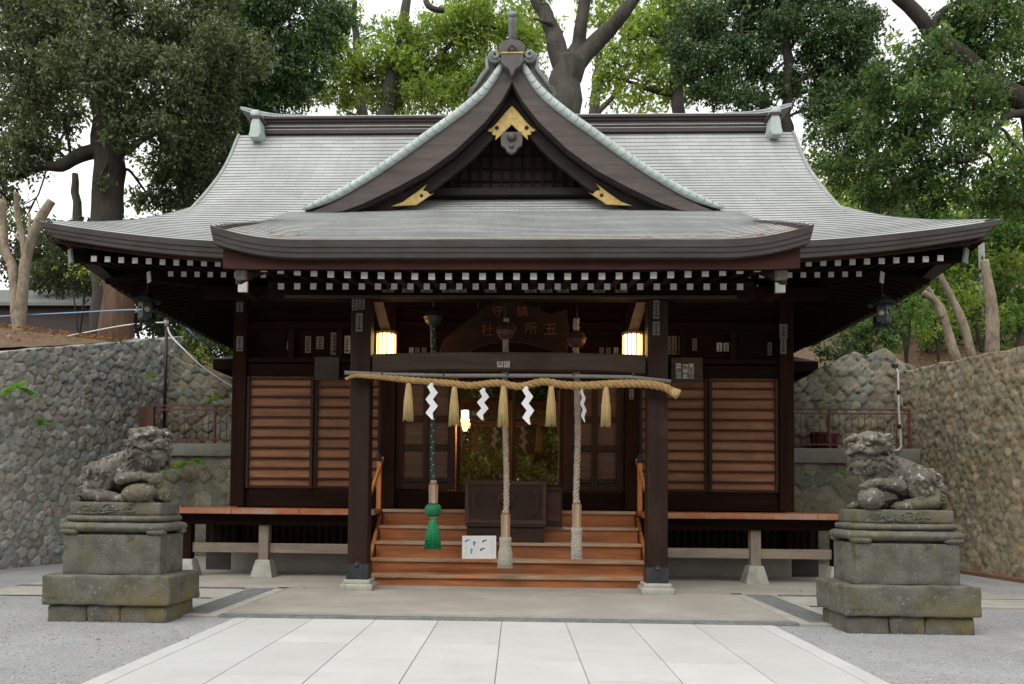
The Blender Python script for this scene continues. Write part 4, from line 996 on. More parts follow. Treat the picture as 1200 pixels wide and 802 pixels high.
# zigzag paper streamers
def streamer(u, v0, v1, label, lean=0, turn=0):
    a = P(u, v0, YR-.075); h = a.z-P(u, v1, YR-.075).z
    r = None
    m = MB(); R_ = Matrix.Translation(a) @ Matrix.Rotation(turn, 4, 'Z'); n = 6; th = .0015
    zs = [0, -.10, -.27, -.45, -.63, -.82, -1.0]; xs_ = [0, -.018, .034, -.030, .036, -.028, .018]; hw = [.016, .040, .046, .048, .048, .046, .010]
    for k in range(n):
        y0_, y1_ = -.004*k, -.004*k-.006
        q = [(xs_[k]-hw[k], zs[k]*h, y0_), (xs_[k]+hw[k], zs[k]*h, y0_), (xs_[k+1]+hw[k+1], zs[k+1]*h, y1_), (xs_[k+1]-hw[k+1], zs[k+1]*h, y1_)]
        vs = [Vector((x-lean*z*.3, y-th, z)) for x, z, y in q]+[Vector((x-lean*z*.3, y+th, z)) for x, z, y in q]
        m.add([R_ @ v for v in vs], [(0, 1, 2, 3), (7, 6, 5, 4), (0, 4, 5, 1), (1, 5, 6, 2), (2, 6, 7, 3), (3, 7, 4, 0)])
    o = m.build('paper_streamer', M['paper'], None, 0, a); tag(o, label, 'paper streamer', 'zigzag paper streamers on the straw rope')
streamer(506, 449, 492, 'white zigzag paper streamer hanging in front of the green bell rope', 0, 0)
streamer(567, 455, 493, 'white zigzag paper streamer hanging before the glowing hall lamp', -.3, .35)
streamer(617, 453, 498, 'white zigzag paper streamer hanging just right of the middle bell rope', .2, -.1)
streamer(682, 456, 495, 'narrow curled paper streamer turned edge on beside the rightmost bell rope', .1, 1.0)

# bell ropes
def bell_rope(u, vt, vs0, vs1, ve, kind, label):
    Yb = 10.80; top = P(u, 352, Yb); a = P(u, vs0, Yb); b = P(u, vs1, Yb); e = P(u, ve, Yb)
    r = thing('bell_rope', (a.x, Yb, e.z), label, 'bell rope', 'bell ropes over the offering box')
    pts = [Vector((lerp(top.x, a.x, t)+.012*math.sin(t*7+u), Yb, lerp(top.z-.25, a.z, t))) for t in np.linspace(0, 1, 60)]
    if kind == 'green':
        twisted(MB(), pts, .042, .11, 4).build('cord', M['greenr'], r)
        m = MB()
        for k in range(0, 58, 2):
            p = pts[k]; q = -1 if k % 4 else 1; m.box(p.x+q*.014-.006, p.x+q*.014+.006, Yb-.048, Yb-.043, p.z-.007, p.z+.007)
        m.build('cord_flecks', M['slip'], r)
    else: twisted(MB(), pts, .043 if u < 640 else .045, .17, 3).build('cord', M['hemp'], r)
    w_ = .062
    m = MB(); 
    for k in range(6):
        an = PI/6+k*PI/3; m.add([(a.x+w_*math.cos(an+d)*q, Yb+w_*math.sin(an+d)*q, z) for z in (a.z, b.z) for d in (-PI/6+.05, PI/6-.05) for q in (1, .8)], [(0, 2, 6, 4), (1, 5, 7, 3), (0, 1, 3, 2), (4, 6, 7, 5), (0, 4, 5, 1), (2, 3, 7, 6)])
    m.lathe([(.0, .0), (w_*.86, 0), (w_*.86, a.z-b.z), (.0, a.z-b.z)], (a.x, Yb, b.z), 12, smooth=False)
    m.lathe([(.035, 0), (.05, .01), (.045, .05), (.03, .06)], (a.x, Yb, a.z), 14)
    m.build('wooden_handle', M['sleeve'], r)
    L = b.z-e.z
    if kind == 'green':
        br = .105; m = MB(); m.lathe([(.02, 0), (.07, -.015), (.102, -.05), (.112, -.095), (.102, -.14), (.07, -.175), (.04, -.19)], (a.x, Yb, b.z), 22); o = m.build('knot_ball', M['green'], r)
        m = MB()
        for k in range(14):
            an = 2*PI*k/14; m.tube([(a.x+q*math.cos(an+t), Yb+q*math.sin(an+t), b.z+z) for q, z, t in ((.07, -.015, 0), (.104, -.05, .2), (.114, -.095, .4), (.104, -.14, .6), (.07, -.175, .8))], .007, 5)
        m.build('ball_netting', M['greent'], o)
        tassel(r, (a.x, Yb, b.z-.19), L-.19, .045, .118, M['greent'], 'tassel', 60, 7)
        MB().lathe([(.05, 0), (.056, .01), (.056, .025), (.05, .035)], (a.x, Yb, b.z-.205), 16).build('tassel_band', M['sleeve'], r)
    else:
        big = u < 640; r0, r1 = (.072, .100) if big else (.064, .068)
        m = MB(); m.lathe([(.0, 0), (r0, -.005), (r0*1.05, -.04), (r0*.92, -.12), (lerp(r0, r1, .6), -L*.5), (r1*.97, -L*.93), (r1*.9, -L*.94), (0, -L*.94)], (a.x, Yb, b.z), 22); o = m.build('tassel', M['hempn'], r)
        m = MB(); n = 16
        for sg in (-1, 1):
            for k in range(n):
                pts_ = []
                for t in np.linspace(0.02, .93, 14):
                    q = float(np.interp(t*L, [0, .04, .12, L*.5, L*.93], [r0, r0*1.05, r0*.92, lerp(r0, r1, .6), r1*.97]))+.003; an = 2*PI*k/n+sg*t*2.4; pts_.append((a.x+q*math.cos(an), Yb+q*math.sin(an), b.z-t*L))
                m.tube(pts_, .005, 4)
        for k in range(22):
            an = 2*PI*k/22; m.tube([(a.x+r1*.95*math.cos(an), Yb+r1*.95*math.sin(an), b.z-L*.92), (a.x+r1*.98*math.cos(an), Yb+r1*.98*math.sin(an), b.z-L)], .007, 5)
        m.build('tassel_netting', M['hempn'], o)
    # suzu bell under the ceiling
    bc = Vector((top.x, Yb, P(u, 388, Yb).z if u < 640 and kind != 'green' else P(u, 398 if kind != 'green' else 372, Yb).z))
    rb = .125
    m = MB(); m.lathe([(.0, rb)]+[(rb*math.sin(t), rb*math.cos(t)) for t in np.linspace(.2, PI*.47, 8)]+[(rb*1.08, .006), (rb*1.08, -.006)]+[(rb*math.sin(t), rb*math.cos(t)) for t in np.linspace(PI*.53, PI-.2, 8)]+[(.0, -rb)], bc, 24)
    m.build('bell', M['bell'] if kind != 'green' else M['bronze'], r)
    MB().tube([(bc.x, Yb, bc.z+rb), (bc.x, Yb, 4.1)], .012, 8).build('bell_hanger', M['iron'], r)
bell_rope(508, 350, 568, 590, 644, 'green', 'green bell rope with wooden handle, round knot and bright green tassel')
bell_rope(592.5, 350, 603, 629, 666, 'hemp', 'middle beige bell rope with the widest netted tassel, before the offering box')
bell_rope(676, 350, 591, 618, 656, 'hemp', 'beige bell rope with a slim netted tassel, right of the offering box')

# offering box
ob = thing('offering_box', (sx(-.035), 11.95, .60), 'wide dark wooden offering box with a round crest, standing on the steps', 'offering box')
x0, x1 = sx(-.60), sx(.53); yb0 = 11.66
m = MB(); m.box(x0, x1, yb0, 12.22, .86, 1.495); m.build('box_body', M['box'], ob, .01)
m = MB(); m.box(x0-.02, x1+.02, yb0-.02, 12.2, .815, .858); m.box(x0+.0, x1-.0, yb0+.01, 11.90, .592, .813); m.build('box_stand', M['box'], ob, .008)
m = MB(); m.box(x0-.03, x0+.03, yb0-.012, yb0-.001, .862, 1.49); m.box(x1-.03, x1+.03, yb0-.012, yb0-.001, .862, 1.49); m.box(x0+.031, x1-.031, yb0-.012, yb0-.001, 1.43, 1.49); m.box(x0+.031, x1-.031, yb0-.012, yb0-.001, .862, .92); m.build('box_frame', M['boxlight'], ob, .004)
m = MB(); m.tube([(sx(-.035), yb0-.001, 1.20), (sx(-.035), yb0-.022, 1.20)], .125, 24); cr = m.build('crest', M['boxlight'], ob)
m = MB(); m.tube([(sx(-.035)+.095*math.cos(t), yb0-.026, 1.20+.095*math.sin(t)) for t in np.linspace(0, 2*PI, 25)], .008, 6)
for k in range(3): a = PI/2+k*2*PI/3; m.tube([(sx(-.035)+.04*math.cos(a), yb0-.022, 1.20+.04*math.sin(a)), (sx(-.035)+.04*math.cos(a), yb0-.032, 1.20+.04*math.sin(a))], [.042, .03], 14)
m.build('crest_relief', M['box'], cr)
m = MB()
for k in range(12): x = lerp(x0+.06, x1-.06, k/11); m.box(x-.02, x+.02, yb0+.03, 12.2, 1.497, 1.53)
m.build('coin_slats', M['box'], ob, .006)
m = MB()
for q in (-1, 1):
    cx = sx(-.035)+q*.33; m.tube([(cx+.14*math.cos(t)*q, yb0-.008, 1.17+.20*math.sin(t)) for t in np.linspace(-1.2, 1.2, 14)], .014, 6)
m.build('box_carving', M['boxlight'], ob)
sb = thing('donation_stand', (sx(.67), 12.0, .815), 'small dark wooden stand tucked against the right side of the offering box', 'stand')
m = MB(); m.box(sx(.545), sx(.80), 11.85, 12.15, .83, 1.37); m.build('stand_body', M['box'], sb, .008)
m = MB(); m.box(sx(.535), sx(.81), 11.84, 12.16, 1.372, 1.40); m.box(sx(.535), sx(.81), 11.84, 12.16, .813, .829); m.build('stand_trim', M['boxlight'], sb, .004)
MB().box(sx(.575), sx(.77), 11.842, 11.849, .90, 1.32).build('stand_panel', M['boxlight'], sb, .004)

# notice board leaning on the second step
c = P(561.5, 638.5, 11.40); nb_ = thing('worship_notice', (c.x, 11.45, .37), 'white notice with little blue bowing figures, propped on the steps', 'notice')
tl = Matrix.Translation((c.x, 11.41, .367)) @ Matrix.Rotation(math.radians(-14), 4, 'X') @ Matrix.Rotation(math.radians(-.8), 4, 'Y')
w_, h_ = .245, .335
MB().box(-w_, w_, 0, .012, 0, h_, 0, tl).build('notice_sheet', M['paper'], nb_, .002)
def quadprint(mb, pts): mb.add([tl @ Vector((x, -.0018, z)) for x, z in pts]+[tl @ Vector((x, -.0003, z)) for x, z in pts], [tuple(range(len(pts)))]+[tuple(range(2*len(pts)-1, len(pts)-1, -1))]+[(i, (i+1) % len(pts), len(pts)+(i+1) % len(pts), len(pts)+i) for i in range(len(pts))])
def nx(u, v): return ((u-512)/620*2*w_, (660-v)/415*h_)      # from the enlarged notice
m = MB(); quadprint(m, [nx(405, 335), nx(440, 345), nx(445, 355), nx(462, 358), nx(455, 372), nx(440, 378), nx(432, 430), nx(410, 430), nx(400, 380)]); m.build('standing_figure', M['bluefig'], nb_)
m = MB(); quadprint(m, [nx(360, 470), nx(380, 470), nx(385, 490), nx(410, 495), nx(405, 512), nx(385, 515), nx(382, 575), nx(358, 575), nx(352, 510)]); m.build('standing_figure', M['tealfig'], nb_)
for dx, dy in ((0, 0), (310, 8), (272, 158)):
    m = MB(); quadprint(m, [nx(250+dx, 355+dy), nx(265+dx, 325+dy), nx(300+dx, 312+dy), nx(350+dx, 308+dy), nx(345+dx, 325+dy), nx(305+dx, 335+dy), nx(280+dx, 362+dy)]); m.build('bowing_figure', M['darkfig'] if dx else M['bluefig'], nb_)
m = MB()
for x, a, b in ((280, 380, 600), (290, 380, 590), (440, 440, 600), (478, 480, 560), (715, 300, 600), (735, 320, 590), (760, 320, 600), (778, 330, 580), (640, 380, 600), (600, 560, 600), (590, 360, 430), (480, 310, 440)):
    z = a
    while z < b: quadprint(m, [nx(x-4, z), nx(x+4, z), nx(x+4, z+12), nx(x-4, z+12)]); z += 18
m.build('notice_lines', M['greyfig'], nb_)

# bronze lanterns hung under the eave corners
def eave_lantern(u, v, Y, ztop, label):
    c = P(u, v, Y); r = thing('eave_lantern', c, label, 'lantern', 'bronze lanterns under the eave corners')
    m = MB(); m.lathe([(.0, -.19), (.10, -.19), (.13, -.16), (.13, -.14), (.0, -.135)], c, 6, smooth=False); m.build('lantern_base', M['bronze'], r); m = MB(); m.lathe([(.0, .13), (.22, .13), (.19, .17), (.10, .23), (.04, .26), (.03, .30), (.0, .31)], c, 6, smooth=False); m.build('lantern_roof', M['bronze'], r)
    m = MB()
    for k in range(6):
        a0, a1 = PI/6+k*PI/3, PI/6+(k+1)*PI/3; q = .125; A, B = Vector((c.x+q*math.cos(a0), c.y+q*math.sin(a0), 0)), Vector((c.x+q*math.cos(a1), c.y+q*math.sin(a1), 0))
        ring = []; outer = []; ctr = (A+B)/2; ux = (B-A).normalized(); hw = (B-A).length/2
        for i in range(16):
            t = 2*PI*i/16; ring.append(ctr+ux*.045*math.cos(t)+Vector((0, 0, c.z+.045*math.sin(t))))
            mx = max(abs(math.cos(t)), abs(math.sin(t))); outer.append(ctr+ux*hw*math.cos(t)/mx+Vector((0, 0, c.z+.133*math.sin(t)/mx)))
        m.add(ring+outer, [(i, (i+1) % 16, 16+(i+1) % 16, 16+i) for i in range(16)])
    m.build('lantern_cage', M['bronze'], r)
    MB().lathe([(.0, -.11), (.075, -.11), (.08, 0), (.075, .11), (.0, .11)], c, 12).build('paper_liner', M['slip'], r)
    m = MB()
    for k in range(6): a = PI/6+k*PI/3; m = MB(); m.tube([(c.x+.11*math.cos(a), c.y+.11*math.sin(a), c.z-.17), (c.x+.17*math.cos(a), c.y+.17*math.sin(a), c.z-.25), (c.x+.20*math.cos(a), c.y+.20*math.sin(a), c.z-.24)], .015, 6); m.build('lantern_foot', M['bronze'], r)
    MB().tube([(c.x, c.y, c.z+.30), (c.x, c.y, ztop)], .010, 6).build('lantern_hanger', M['bronze'], r)
eave_lantern(172, 364, 11.9, 4.70, 'bronze lantern hung under the roof corner above the left stone lion')
eave_lantern(1034, 368, 11.75, 4.70, 'bronze lantern hung under the roof corner above the right stone lion')

# rear hall roof glimpsed behind
RH = thing('rear_hall', (sx(0), 19.5, 2.3), 'low dark rear hall whose eave corner shows behind the main hall', 'hall')
m = MB(); ex, ya, yb = 6.55, 17.15, 24
m.add([(sx(-ex), ya, 4.22), (sx(ex), ya, 4.22), (sx(ex), yb, 4.22), (sx(-ex), yb, 4.22), (sx(-3), 20, 5.6), (sx(3), 20, 5.6)], [(0, 1, 5, 4), (1, 2, 5), (2, 3, 4, 5), (3, 0, 4)]); m.build('roof', M['roofedge'], RH)
m = MB()
for a in ((-ex, ex, ya, ya+.12), (-ex, -ex+.12, ya+.13, yb-.13), (ex-.12, ex, ya+.13, yb-.13), (-ex, ex, yb-.12, yb)): m.box(sx(a[0]), sx(a[1]), a[2], a[3], 3.99, 4.215)
m.box(sx(-ex+.13), sx(ex-.13), ya+.13, yb-.13, 4.0, 4.04); m.build('eave', M['beam'], RH)
m = MB(); m.box(sx(-4.4), sx(4.4), 18.9, 23, 2.2, 3.995); m.build('wall', M['beam'], RH)

# ================================================================ stone lions on pedestals
def pedestal(cx, yf, label):
    r = thing('stone_pedestal', (cx, yf+.36, 0), label, 'pedestal', 'pedestals of the guardian lions')
    yc = yf+.36
    def blk(w_, d, z0, z1, nm, sd, amp=.010, rnd=.022, cut=.05): m = MB(); rough_box(m, cx-w_/2, cx+w_/2, yc-d/2, yc+d/2, z0, z1, amp, cut, sd, rnd); return m.build(nm, M['plinth'], r)
    m = MB(); xs = [-.59, -.20, .13, .59]
    for i in range(3): rough_box(m, cx+xs[i]+.003, cx+xs[i+1]-.003, yc-.33, yc+.33, -.03, .165, .012, .05, i+3, .025)
    m.build('footing_stones', M['plinth'], r)
    blk(1.26, .74, .165, .455, 'base_slab', 11, .010, .016, .04); blk(.97, .54, .455, .845, 'block', 15, .003, .008)
    m = MB()      # moulded table: little scroll feet, a fat roll, a thin roll
    rough_box(m, cx-.53, cx+.53, yc-.30, yc+.30, .875, .965, .006, .05, 21, .043); rough_box(m, cx-.485, cx+.485, yc-.265, yc+.265, .968, 1.035, .005, .05, 23, .032)
    for a in (-1, 1):
        for b in (-1, 1): rough_box(m, cx+a*.43-.09, cx+a*.43+.09, yc+b*.235-.06, yc+b*.235+.06, .845, .905, .006, .04, 25, .025)
    rough_box(m, cx-.38, cx+.38, yc-.21, yc+.21, .842, .88, .003, .06, 2, .01); m.build('moulded_table', M['plinth'], r)
    m = MB(); rough_box(m, cx-.455, cx+.455, yc-.235, yc+.235, 1.035, 1.165, .006, .05, 31, .018)
    rg = random.Random(int(cx*10))      # worn relief on its face
    for k in range(26):
        x = cx-.30+.5*rg.random(); z = 1.10+rg.uniform(-.03, .03); a = rg.uniform(0, 3); m.tube([(x+.03*math.cos(a+t)*(1+t*.2), yc-.237, z+.02*math.sin(a+t)) for t in np.linspace(0, 3.5, 7)], .009, 5)
    m.build('carved_plinth', M['plinth'], r)
    return yc
def blob_mesh(parts, grooves, voxel=.0085):
    """overlapping ellipsoids and limbs fused into one carved skin"""
    def ico(n):
        b = bmesh.new(); bmesh.ops.create_icosphere(b, subdivisions=n, radius=1); v = [x.co.copy() for x in b.verts]; f = [[q.index for q in x.verts] for x in b.faces]; b.free(); return v, f
    big, small = ico(3), ico(2); mb = MB()
    for p in parts:
        if p[0] == 'e':
            _, c, r, rot = p
            Mx = Matrix.Translation(c) @ Matrix.Rotation(rot[2], 4, 'Z') @ Matrix.Rotation(rot[1], 4, 'Y') @ Matrix.Rotation(rot[0], 4, 'X') @ Matrix.Diagonal((*r, 1))
            mb.add([Mx @ q for q in big[0]], big[1])
        else:
            _, pts, rs = p; pts = spline(pts, 6) if len(pts) > 2 else [Vector(q) for q in pts]
            rr_ = np.interp(np.linspace(0, 1, len(pts)), np.linspace(0, 1, len(rs)), rs); mb.tube(pts, list(rr_), 12)
            for q, rad in ((pts[0], rr_[0]), (pts[-1], rr_[-1])): mb.add([q+v*float(rad) for v in small[0]], small[1])
    me = bpy.data.meshes.new('lion'); me.from_pydata(mb.v, [], mb.f); me.update()
    bm = bmesh.new(); bm.from_mesh(me); bmesh.ops.recalc_face_normals(bm, faces=bm.faces); bm.to_mesh(me); bm.free()
    o = bpy.data.objects.new('lion', me); COL.objects.link(o)
    r = o.modifiers.new('r', 'REMESH'); r.mode = 'VOXEL'; r.voxel_size = voxel; r.use_smooth_shade = True
    s = o.modifiers.new('s', 'SMOOTH'); s.iterations = 1; s.factor = .5
    dg = bpy.context.evaluated_depsgraph_get(); res = bpy.data.meshes.new_from_object(o.evaluated_get(dg)); bpy.data.objects.remove(o)
    from mathutils.kdtree import KDTree
    nv = len(res.vertices); kd = KDTree(nv)
    for i, v in enumerate(res.vertices): kd.insert(v.co, i)
    kd.balance(); dep = {}
    for pts, rad, dp in grooves:
        for p in pts:
            q, _, dist = kd.find(p)
            if dist > .07: continue
            for co, i, d in kd.find_range(q, rad):
                k = dp*1.35*(1-(d/rad)**2)**1.5
                if k > dep.get(i, 0): dep[i] = k
    nrm = [v.normal.copy() for v in res.vertices]
    cos = [v.co.copy() for v in res.vertices]; flat = []
    for i, (q, n) in enumerate(zip(cos, nrm)):
        q = q-n*dep.get(i, 0)+n*(.0055*mnoise.noise(q*22)+.004*mnoise.noise(q*60)); flat += (q.x, q.y, q.z)
    res.vertices.foreach_set('co', flat); res.update()
    for pl in res.polygons: pl.use_smooth = True
    return res
def lion_parts(open_mouth):
    """head at +x, visitor at -y, height z; length about .95, height .74"""
    E = []; rg = random.Random(8)
    def e(c, r, rot=(0, 0, 0)): E.append(('e', Vector(c), r if hasattr(r, '__len__') else (r, r, r), rot))
    def l(pts, rs): E.append(('l', [Vector(p) for p in pts], rs))
    # trunk: high withers, sloping back, tucked belly
    e((.30, 0, .27), (.21, .145, .16), (0, .30, 0)); e((.47, 0, .335), (.20, .15, .17), (0, -.30, 0)); e((.62, 0, .37), (.15, .155, .19), (0, .2, 0)); e((.70, -.02, .33), (.11, .13, .14))
    l([(.13, 0, .33), (.30, 0, .43), (.46, 0, .485), (.58, 0, .50)], [.05, .045, .045, .05])
    for k in range(5): e((.17+.075*k, 0, .385+.03*k), (.04, .05, .035))
    # haunches, hind legs and paws lying forward
    for s in (-1, 1):
        e((.29, s*.125, .235), (.135, .075, .15), (0, -.25, 0)); e((.20, s*.12, .12), (.10, .065, .12))
        l([(.20, s*.15, .09), (.34, s*.165, .065), (.46, s*.165, .055)], [.065, .058, .05])
        e((.50, s*.165, .045), (.075, .058, .045))
        for k in range(4): e((.555, s*.165+(-.039+.026*k), .032), (.032, .014, .026))
        for k in range(3): l([(.20+.07*k, s*.185, .36-.02*k), (.22+.07*k, s*.207, .30), (.19+.07*k, s*.19, .24)], [.012, .026, .012])
    # shoulders and forelegs
    e((.55, -.13, .31), (.085, .065, .12), (0, .5, 0)); e((.55, .13, .31), (.085, .065, .12), (0, .5, 0))
    l([(.55, -.16, .29), (.51, -.185, .23), (.60, -.20, .255), (.74, -.20, .27)], [.06, .055, .052, .046])     # near foreleg reaching out
    e((.80, -.20, .255), (.07, .055, .045), (0, .25, 0))
    for k in range(4): e((.855, -.20+(-.039+.026*k), .236), (.035, .0145, .026), (0, .4, 0))
    l([(.60, .13, .29), (.68, .14, .18), (.72, .14, .07)], [.062, .055, .05]); e((.76, .14, .045), (.08, .058, .045))
    for k in range(4): e((.83, .14+(-.039+.026*k), .03), (.032, .0145, .026))
    # the ball under the near paw
    if open_mouth: e((.79, -.185, .115), (.118, .112, .112))
    else:
        e((.71, -.17, .10), (.185, .115, .098), (0, -.12, 0)); l([(.56, -.18, .05), (.64, -.2, .07), (.70, -.2, .12)], [.03, .045, .03]); e((.87, -.19, .24), (.075, .07, .065)); e((.93, -.15, .10), (.05, .06, .08))
        e((.90, -.225, .25), .03); e((.85, -.235, .27), .028)
    # tail: upright clump of curls
    for c, q in (((.055, 0, .075), .078), ((.045, .03, .20), .072), ((.065, -.03, .20), .07), ((.09, .0, .31), .066), ((.14, .0, .37), .05), ((.09, -.085, .11), .06), ((.09, .085, .11), .06)): e(c, q)
    # neck and head, turned towards the visitor
    l([(.60, 0, .42), (.68, -.02, .52), (.73, -.04, .58)], [.17, .165, .15])
    hc = Vector((.76, -.07, .575)); yaw = -.75; HS = 1.16
    def H(x, y, z):   # head frame: x forward out of the face
        x, y, z = x*HS, y*HS, z*HS
        return hc+Vector((x*math.cos(yaw)-y*math.sin(yaw), x*math.sin(yaw)+y*math.cos(yaw), z))
    def he(x, y, z, r, rot=(0, 0, 0)): r = r if hasattr(r, '__len__') else (r, r, r); E.append(('e', H(x, y, z), tuple(q*HS for q in r), (rot[0], rot[1], yaw+rot[2])))
    def hl(pts, rs): E.append(('l', [H(*p) for p in pts], [q*HS for q in rs]))
    he(0, 0, .02, (.155, .155, .145)); he(.10, 0, -.005, (.10, .125, .085))
    he(.165, 0, .018, (.068, .062, .042))                                   # nose
    for s in (-1, 1):
        he(.195, s*.035, .022, (.026, .024, .02))                          # nostril wings
        he(.13, s*.07, -.018, (.068, .058, .04))                           # upper lip pads
        he(.125, s*.075, .092, (.075, .066, .032), (s*-.25, 0, s*.25))      # brows
        he(.150, s*.068, .054, (.030, .032, .024))                         # eyeballs
        he(.03, s*.125, .075, (.075, .03, .032), (0, .15, s*.5))          # folded ears
        hl([(.16, s*.03, .115), (.10, s*.07, .128), (.03, s*.10, .13), (-.05, s*.12, .12)], [.018, .026, .026, .018])
        for k in range(6):                                                 # mane curls round the cheek
            a = 1.9-k*.62; he(-.015, s*.15, -.0+.0*k, .001)
            he(-.005-.012*k, s*(.135+.012*(k % 2)), .095-.052*k, (.048, .038, .036))
        for k in range(5): he(-.10-.01*k, s*(.11), .11-.07*k, (.055, .055, .045))
        for k in range(4): hl([(.0, s*.155, .03-.055*k), (-.04, s*.17, .0-.055*k), (-.07, s*.155, .035-.055*k), (-.045, s*.15, .05-.055*k)], [.014, .02, .018, .01])
    dj = -.108 if open_mouth else -.094
    hl([(-.02, -.075, dj+.0), (.09, -.065, dj-.005), (.145, 0, dj-.003), (.09, .065, dj-.005), (-.02, .075, dj)], [.035, .034, .034, .034, .035])    # jaw
    he(.07, 0, dj-.035, (.085, .07, .03))
    for k in range(-2, 3): he(.10, k*.03, dj-.06, (.03, .018, .035))       # beard
    for k in range(4): he(-.13, (-.07+.047*k), .10-.0*k, (.05, .035, .05)); he(-.15, (-.07+.047*k), .0, (.05, .035, .06)); he(-.15, (-.07+.047*k), -.10, (.05, .035, .06))
    he(-.02, 0, .145, (.08, .05, .03)); he(.05, 0, .135, (.04, .03, .028))
    # bulging chest with a collar of curls
    e((.71, -.06, .39), (.105, .10, .115)); 
    for k in range(5): e((.60+.05*k, -.155-.012*(k % 2)+.012*k*.0, .47-.028*k), (.036, .026, .036))
    # carved lines: mouth, eyes, brow, and spirals on the curls
    G = []
    def line(pts, rad, dp, n=8): G.append((spline(pts, n), rad, dp))
    mz = -.062 if open_mouth else -.058
    line([H(.02, -.15, mz+.03), H(.09, -.12, mz), H(.17, -.07, mz-.005), H(.215, 0, mz+.004), H(.17, .07, mz-.005), H(.09, .12, mz), H(.02, .15, mz+.03)], .036 if open_mouth else .022, .060 if open_mouth else .034, 14)
    for s in (-1, 1):
        G.append(([H(.155, s*.068+.034*math.cos(t), .058+.027*math.sin(t)) for t in np.linspace(0, 2*PI, 26)], .013, .013))
        G.append(([H(.165, s*.068, .058)], .010, .009)); G.append(([H(.225, s*.035, .012)], .016, .018))
        line([H(.19, s*.02, .05), H(.17, s*.015, .09), H(.13, s*.02, .13)], .014, .012); line([H(.15, s*.12, .04), H(.12, s*.12, .0), H(.10, s*.12, -.03)], .014, .012)
        line([H(.185, s*.07, .0), H(.15, s*.11, -.005)], .012, .010)
    for k in range(-3, 4): line([H(.13, k*.03, -.10), H(.135, k*.032, -.15), H(.11, k*.034, -.20)], .013, .014)
    for k in range(-3, 4): line([(.70+.028*k, -.175, .47), (.695+.032*k, -.20, .40), (.69+.03*k, -.19, .32)], .012, .010)
    def spiral(c, R_, ax=(1, 0, 0), bx=(0, 0, 1), turns=1.6, rad=.013, dp=.014, ph=0):
        c, a, b = Vector(c), Vector(ax), Vector(bx); G.append(([c+(a*math.cos(t+ph)+b*math.sin(t+ph))*R_*(1-t/(2*PI*turns)*.8) for t in np.linspace(0, 2*PI*turns, 34)], rad, dp))
    hx, hy = (H(1, 0, 0)-hc), (H(0, 1, 0)-hc)
    for s in (-1, 1):
        for k in range(6): c = H(-.005-.012*k, s*(.165+.012*(k % 2)), .095-.052*k); spiral(c, .034, hx, (0, 0, 1), 1.5, .012, .014, k)
        for k in range(5): c = H(-.10-.01*k, s*.16, .11-.07*k); spiral(c, .042, hx, (0, 0, 1), 1.6, .013, .016, k*1.3)
    for k in range(4):
        for z in (.10, 0, -.10): c = H(-.19, -.07+.047*k, z); spiral(c, .03, hy, (0, 0, 1), 1.4, .012, .013, k)
    for c, q in (((.055, -.08, .075), .055), ((.045, -.05, .20), .05), ((.065, -.10, .20), .05), ((.09, -.066, .31), .046), ((.09, -.145, .11), .042), ((-.02, 0, .09), .05), ((-.02, .0, .21), .045)):
        spiral(c, q, rad=.014, dp=.016) if c[1] else spiral(c, q, (0, 1, 0), rad=.014, dp=.016)
    for sd in (-1, 1):
        spiral((.29, sd*.21, .25), .085, turns=1.3, rad=.016, dp=.012); spiral((.56, sd*.21, .33), .06, turns=1.3, rad=.014, dp=.012)
        line([(.40, sd*.2, .33), (.38, sd*.2, .22), (.33, sd*.2, .12)], .022, .016); line([(.20, sd*.17, .14), (.30, sd*.2, .13), (.42, sd*.2, .10)], .016, .012)
        for k in range(5): line([(.40+.035*k, sd*.14, .42-.01*k), (.41+.035*k, sd*.17, .33), (.42+.035*k, sd*.15, .26)], .012, .008)
    for k in range(3): line([(.82+.0*k, -.226+.026*k, .28), (.90, -.226+.026*k, .25)], .010, .010, 6)
    for k in range(7): line([(.17+.06*k, -.03, .40+.022*k), (.19+.06*k, -.075, .39+.022*k), (.20+.06*k, -.11, .36+.02*k)], .012, .010)
    for k in range(4): line([(.64+.03*k, -.17, .46-.03*k), (.68+.03*k, -.19, .40-.02*k), (.70+.03*k, -.19, .33)], .012, .008)
    return E, G
for side, cx, yf in ((-1, -3.965, 7.62), (1, 3.72, 7.62)):
    nm = 'left' if side < 0 else 'right'
    yc = pedestal(cx, yf, 'mossy stepped stone pedestal under the lion '+('with the closed mouth, before the grey wall' if side < 0 else 'with the open mouth, before the tan wall'))
    me = blob_mesh(*lion_parts(side > 0)); me.materials.append(M['lion'])
    M4 = Matrix.Diagonal((1 if side < 0 else -1, 1, 1, 1)) @ Matrix.Translation((-.50, 0, 0)) @ Matrix.Diagonal((1.02, 1.08, 1.0, 1)); me.transform(M4)
    if side > 0: me.flip_normals()
    o = link('stone_lion', me, None); o.location = (cx+side*.0, yc+.01, 1.158)
    tag(o, 'weathered stone guardian lion facing the path with '+('mouth shut and paw on a lying cub' if side < 0 else 'mouth open and paw on a ball'), 'stone lion', 'pair of guardian lions')

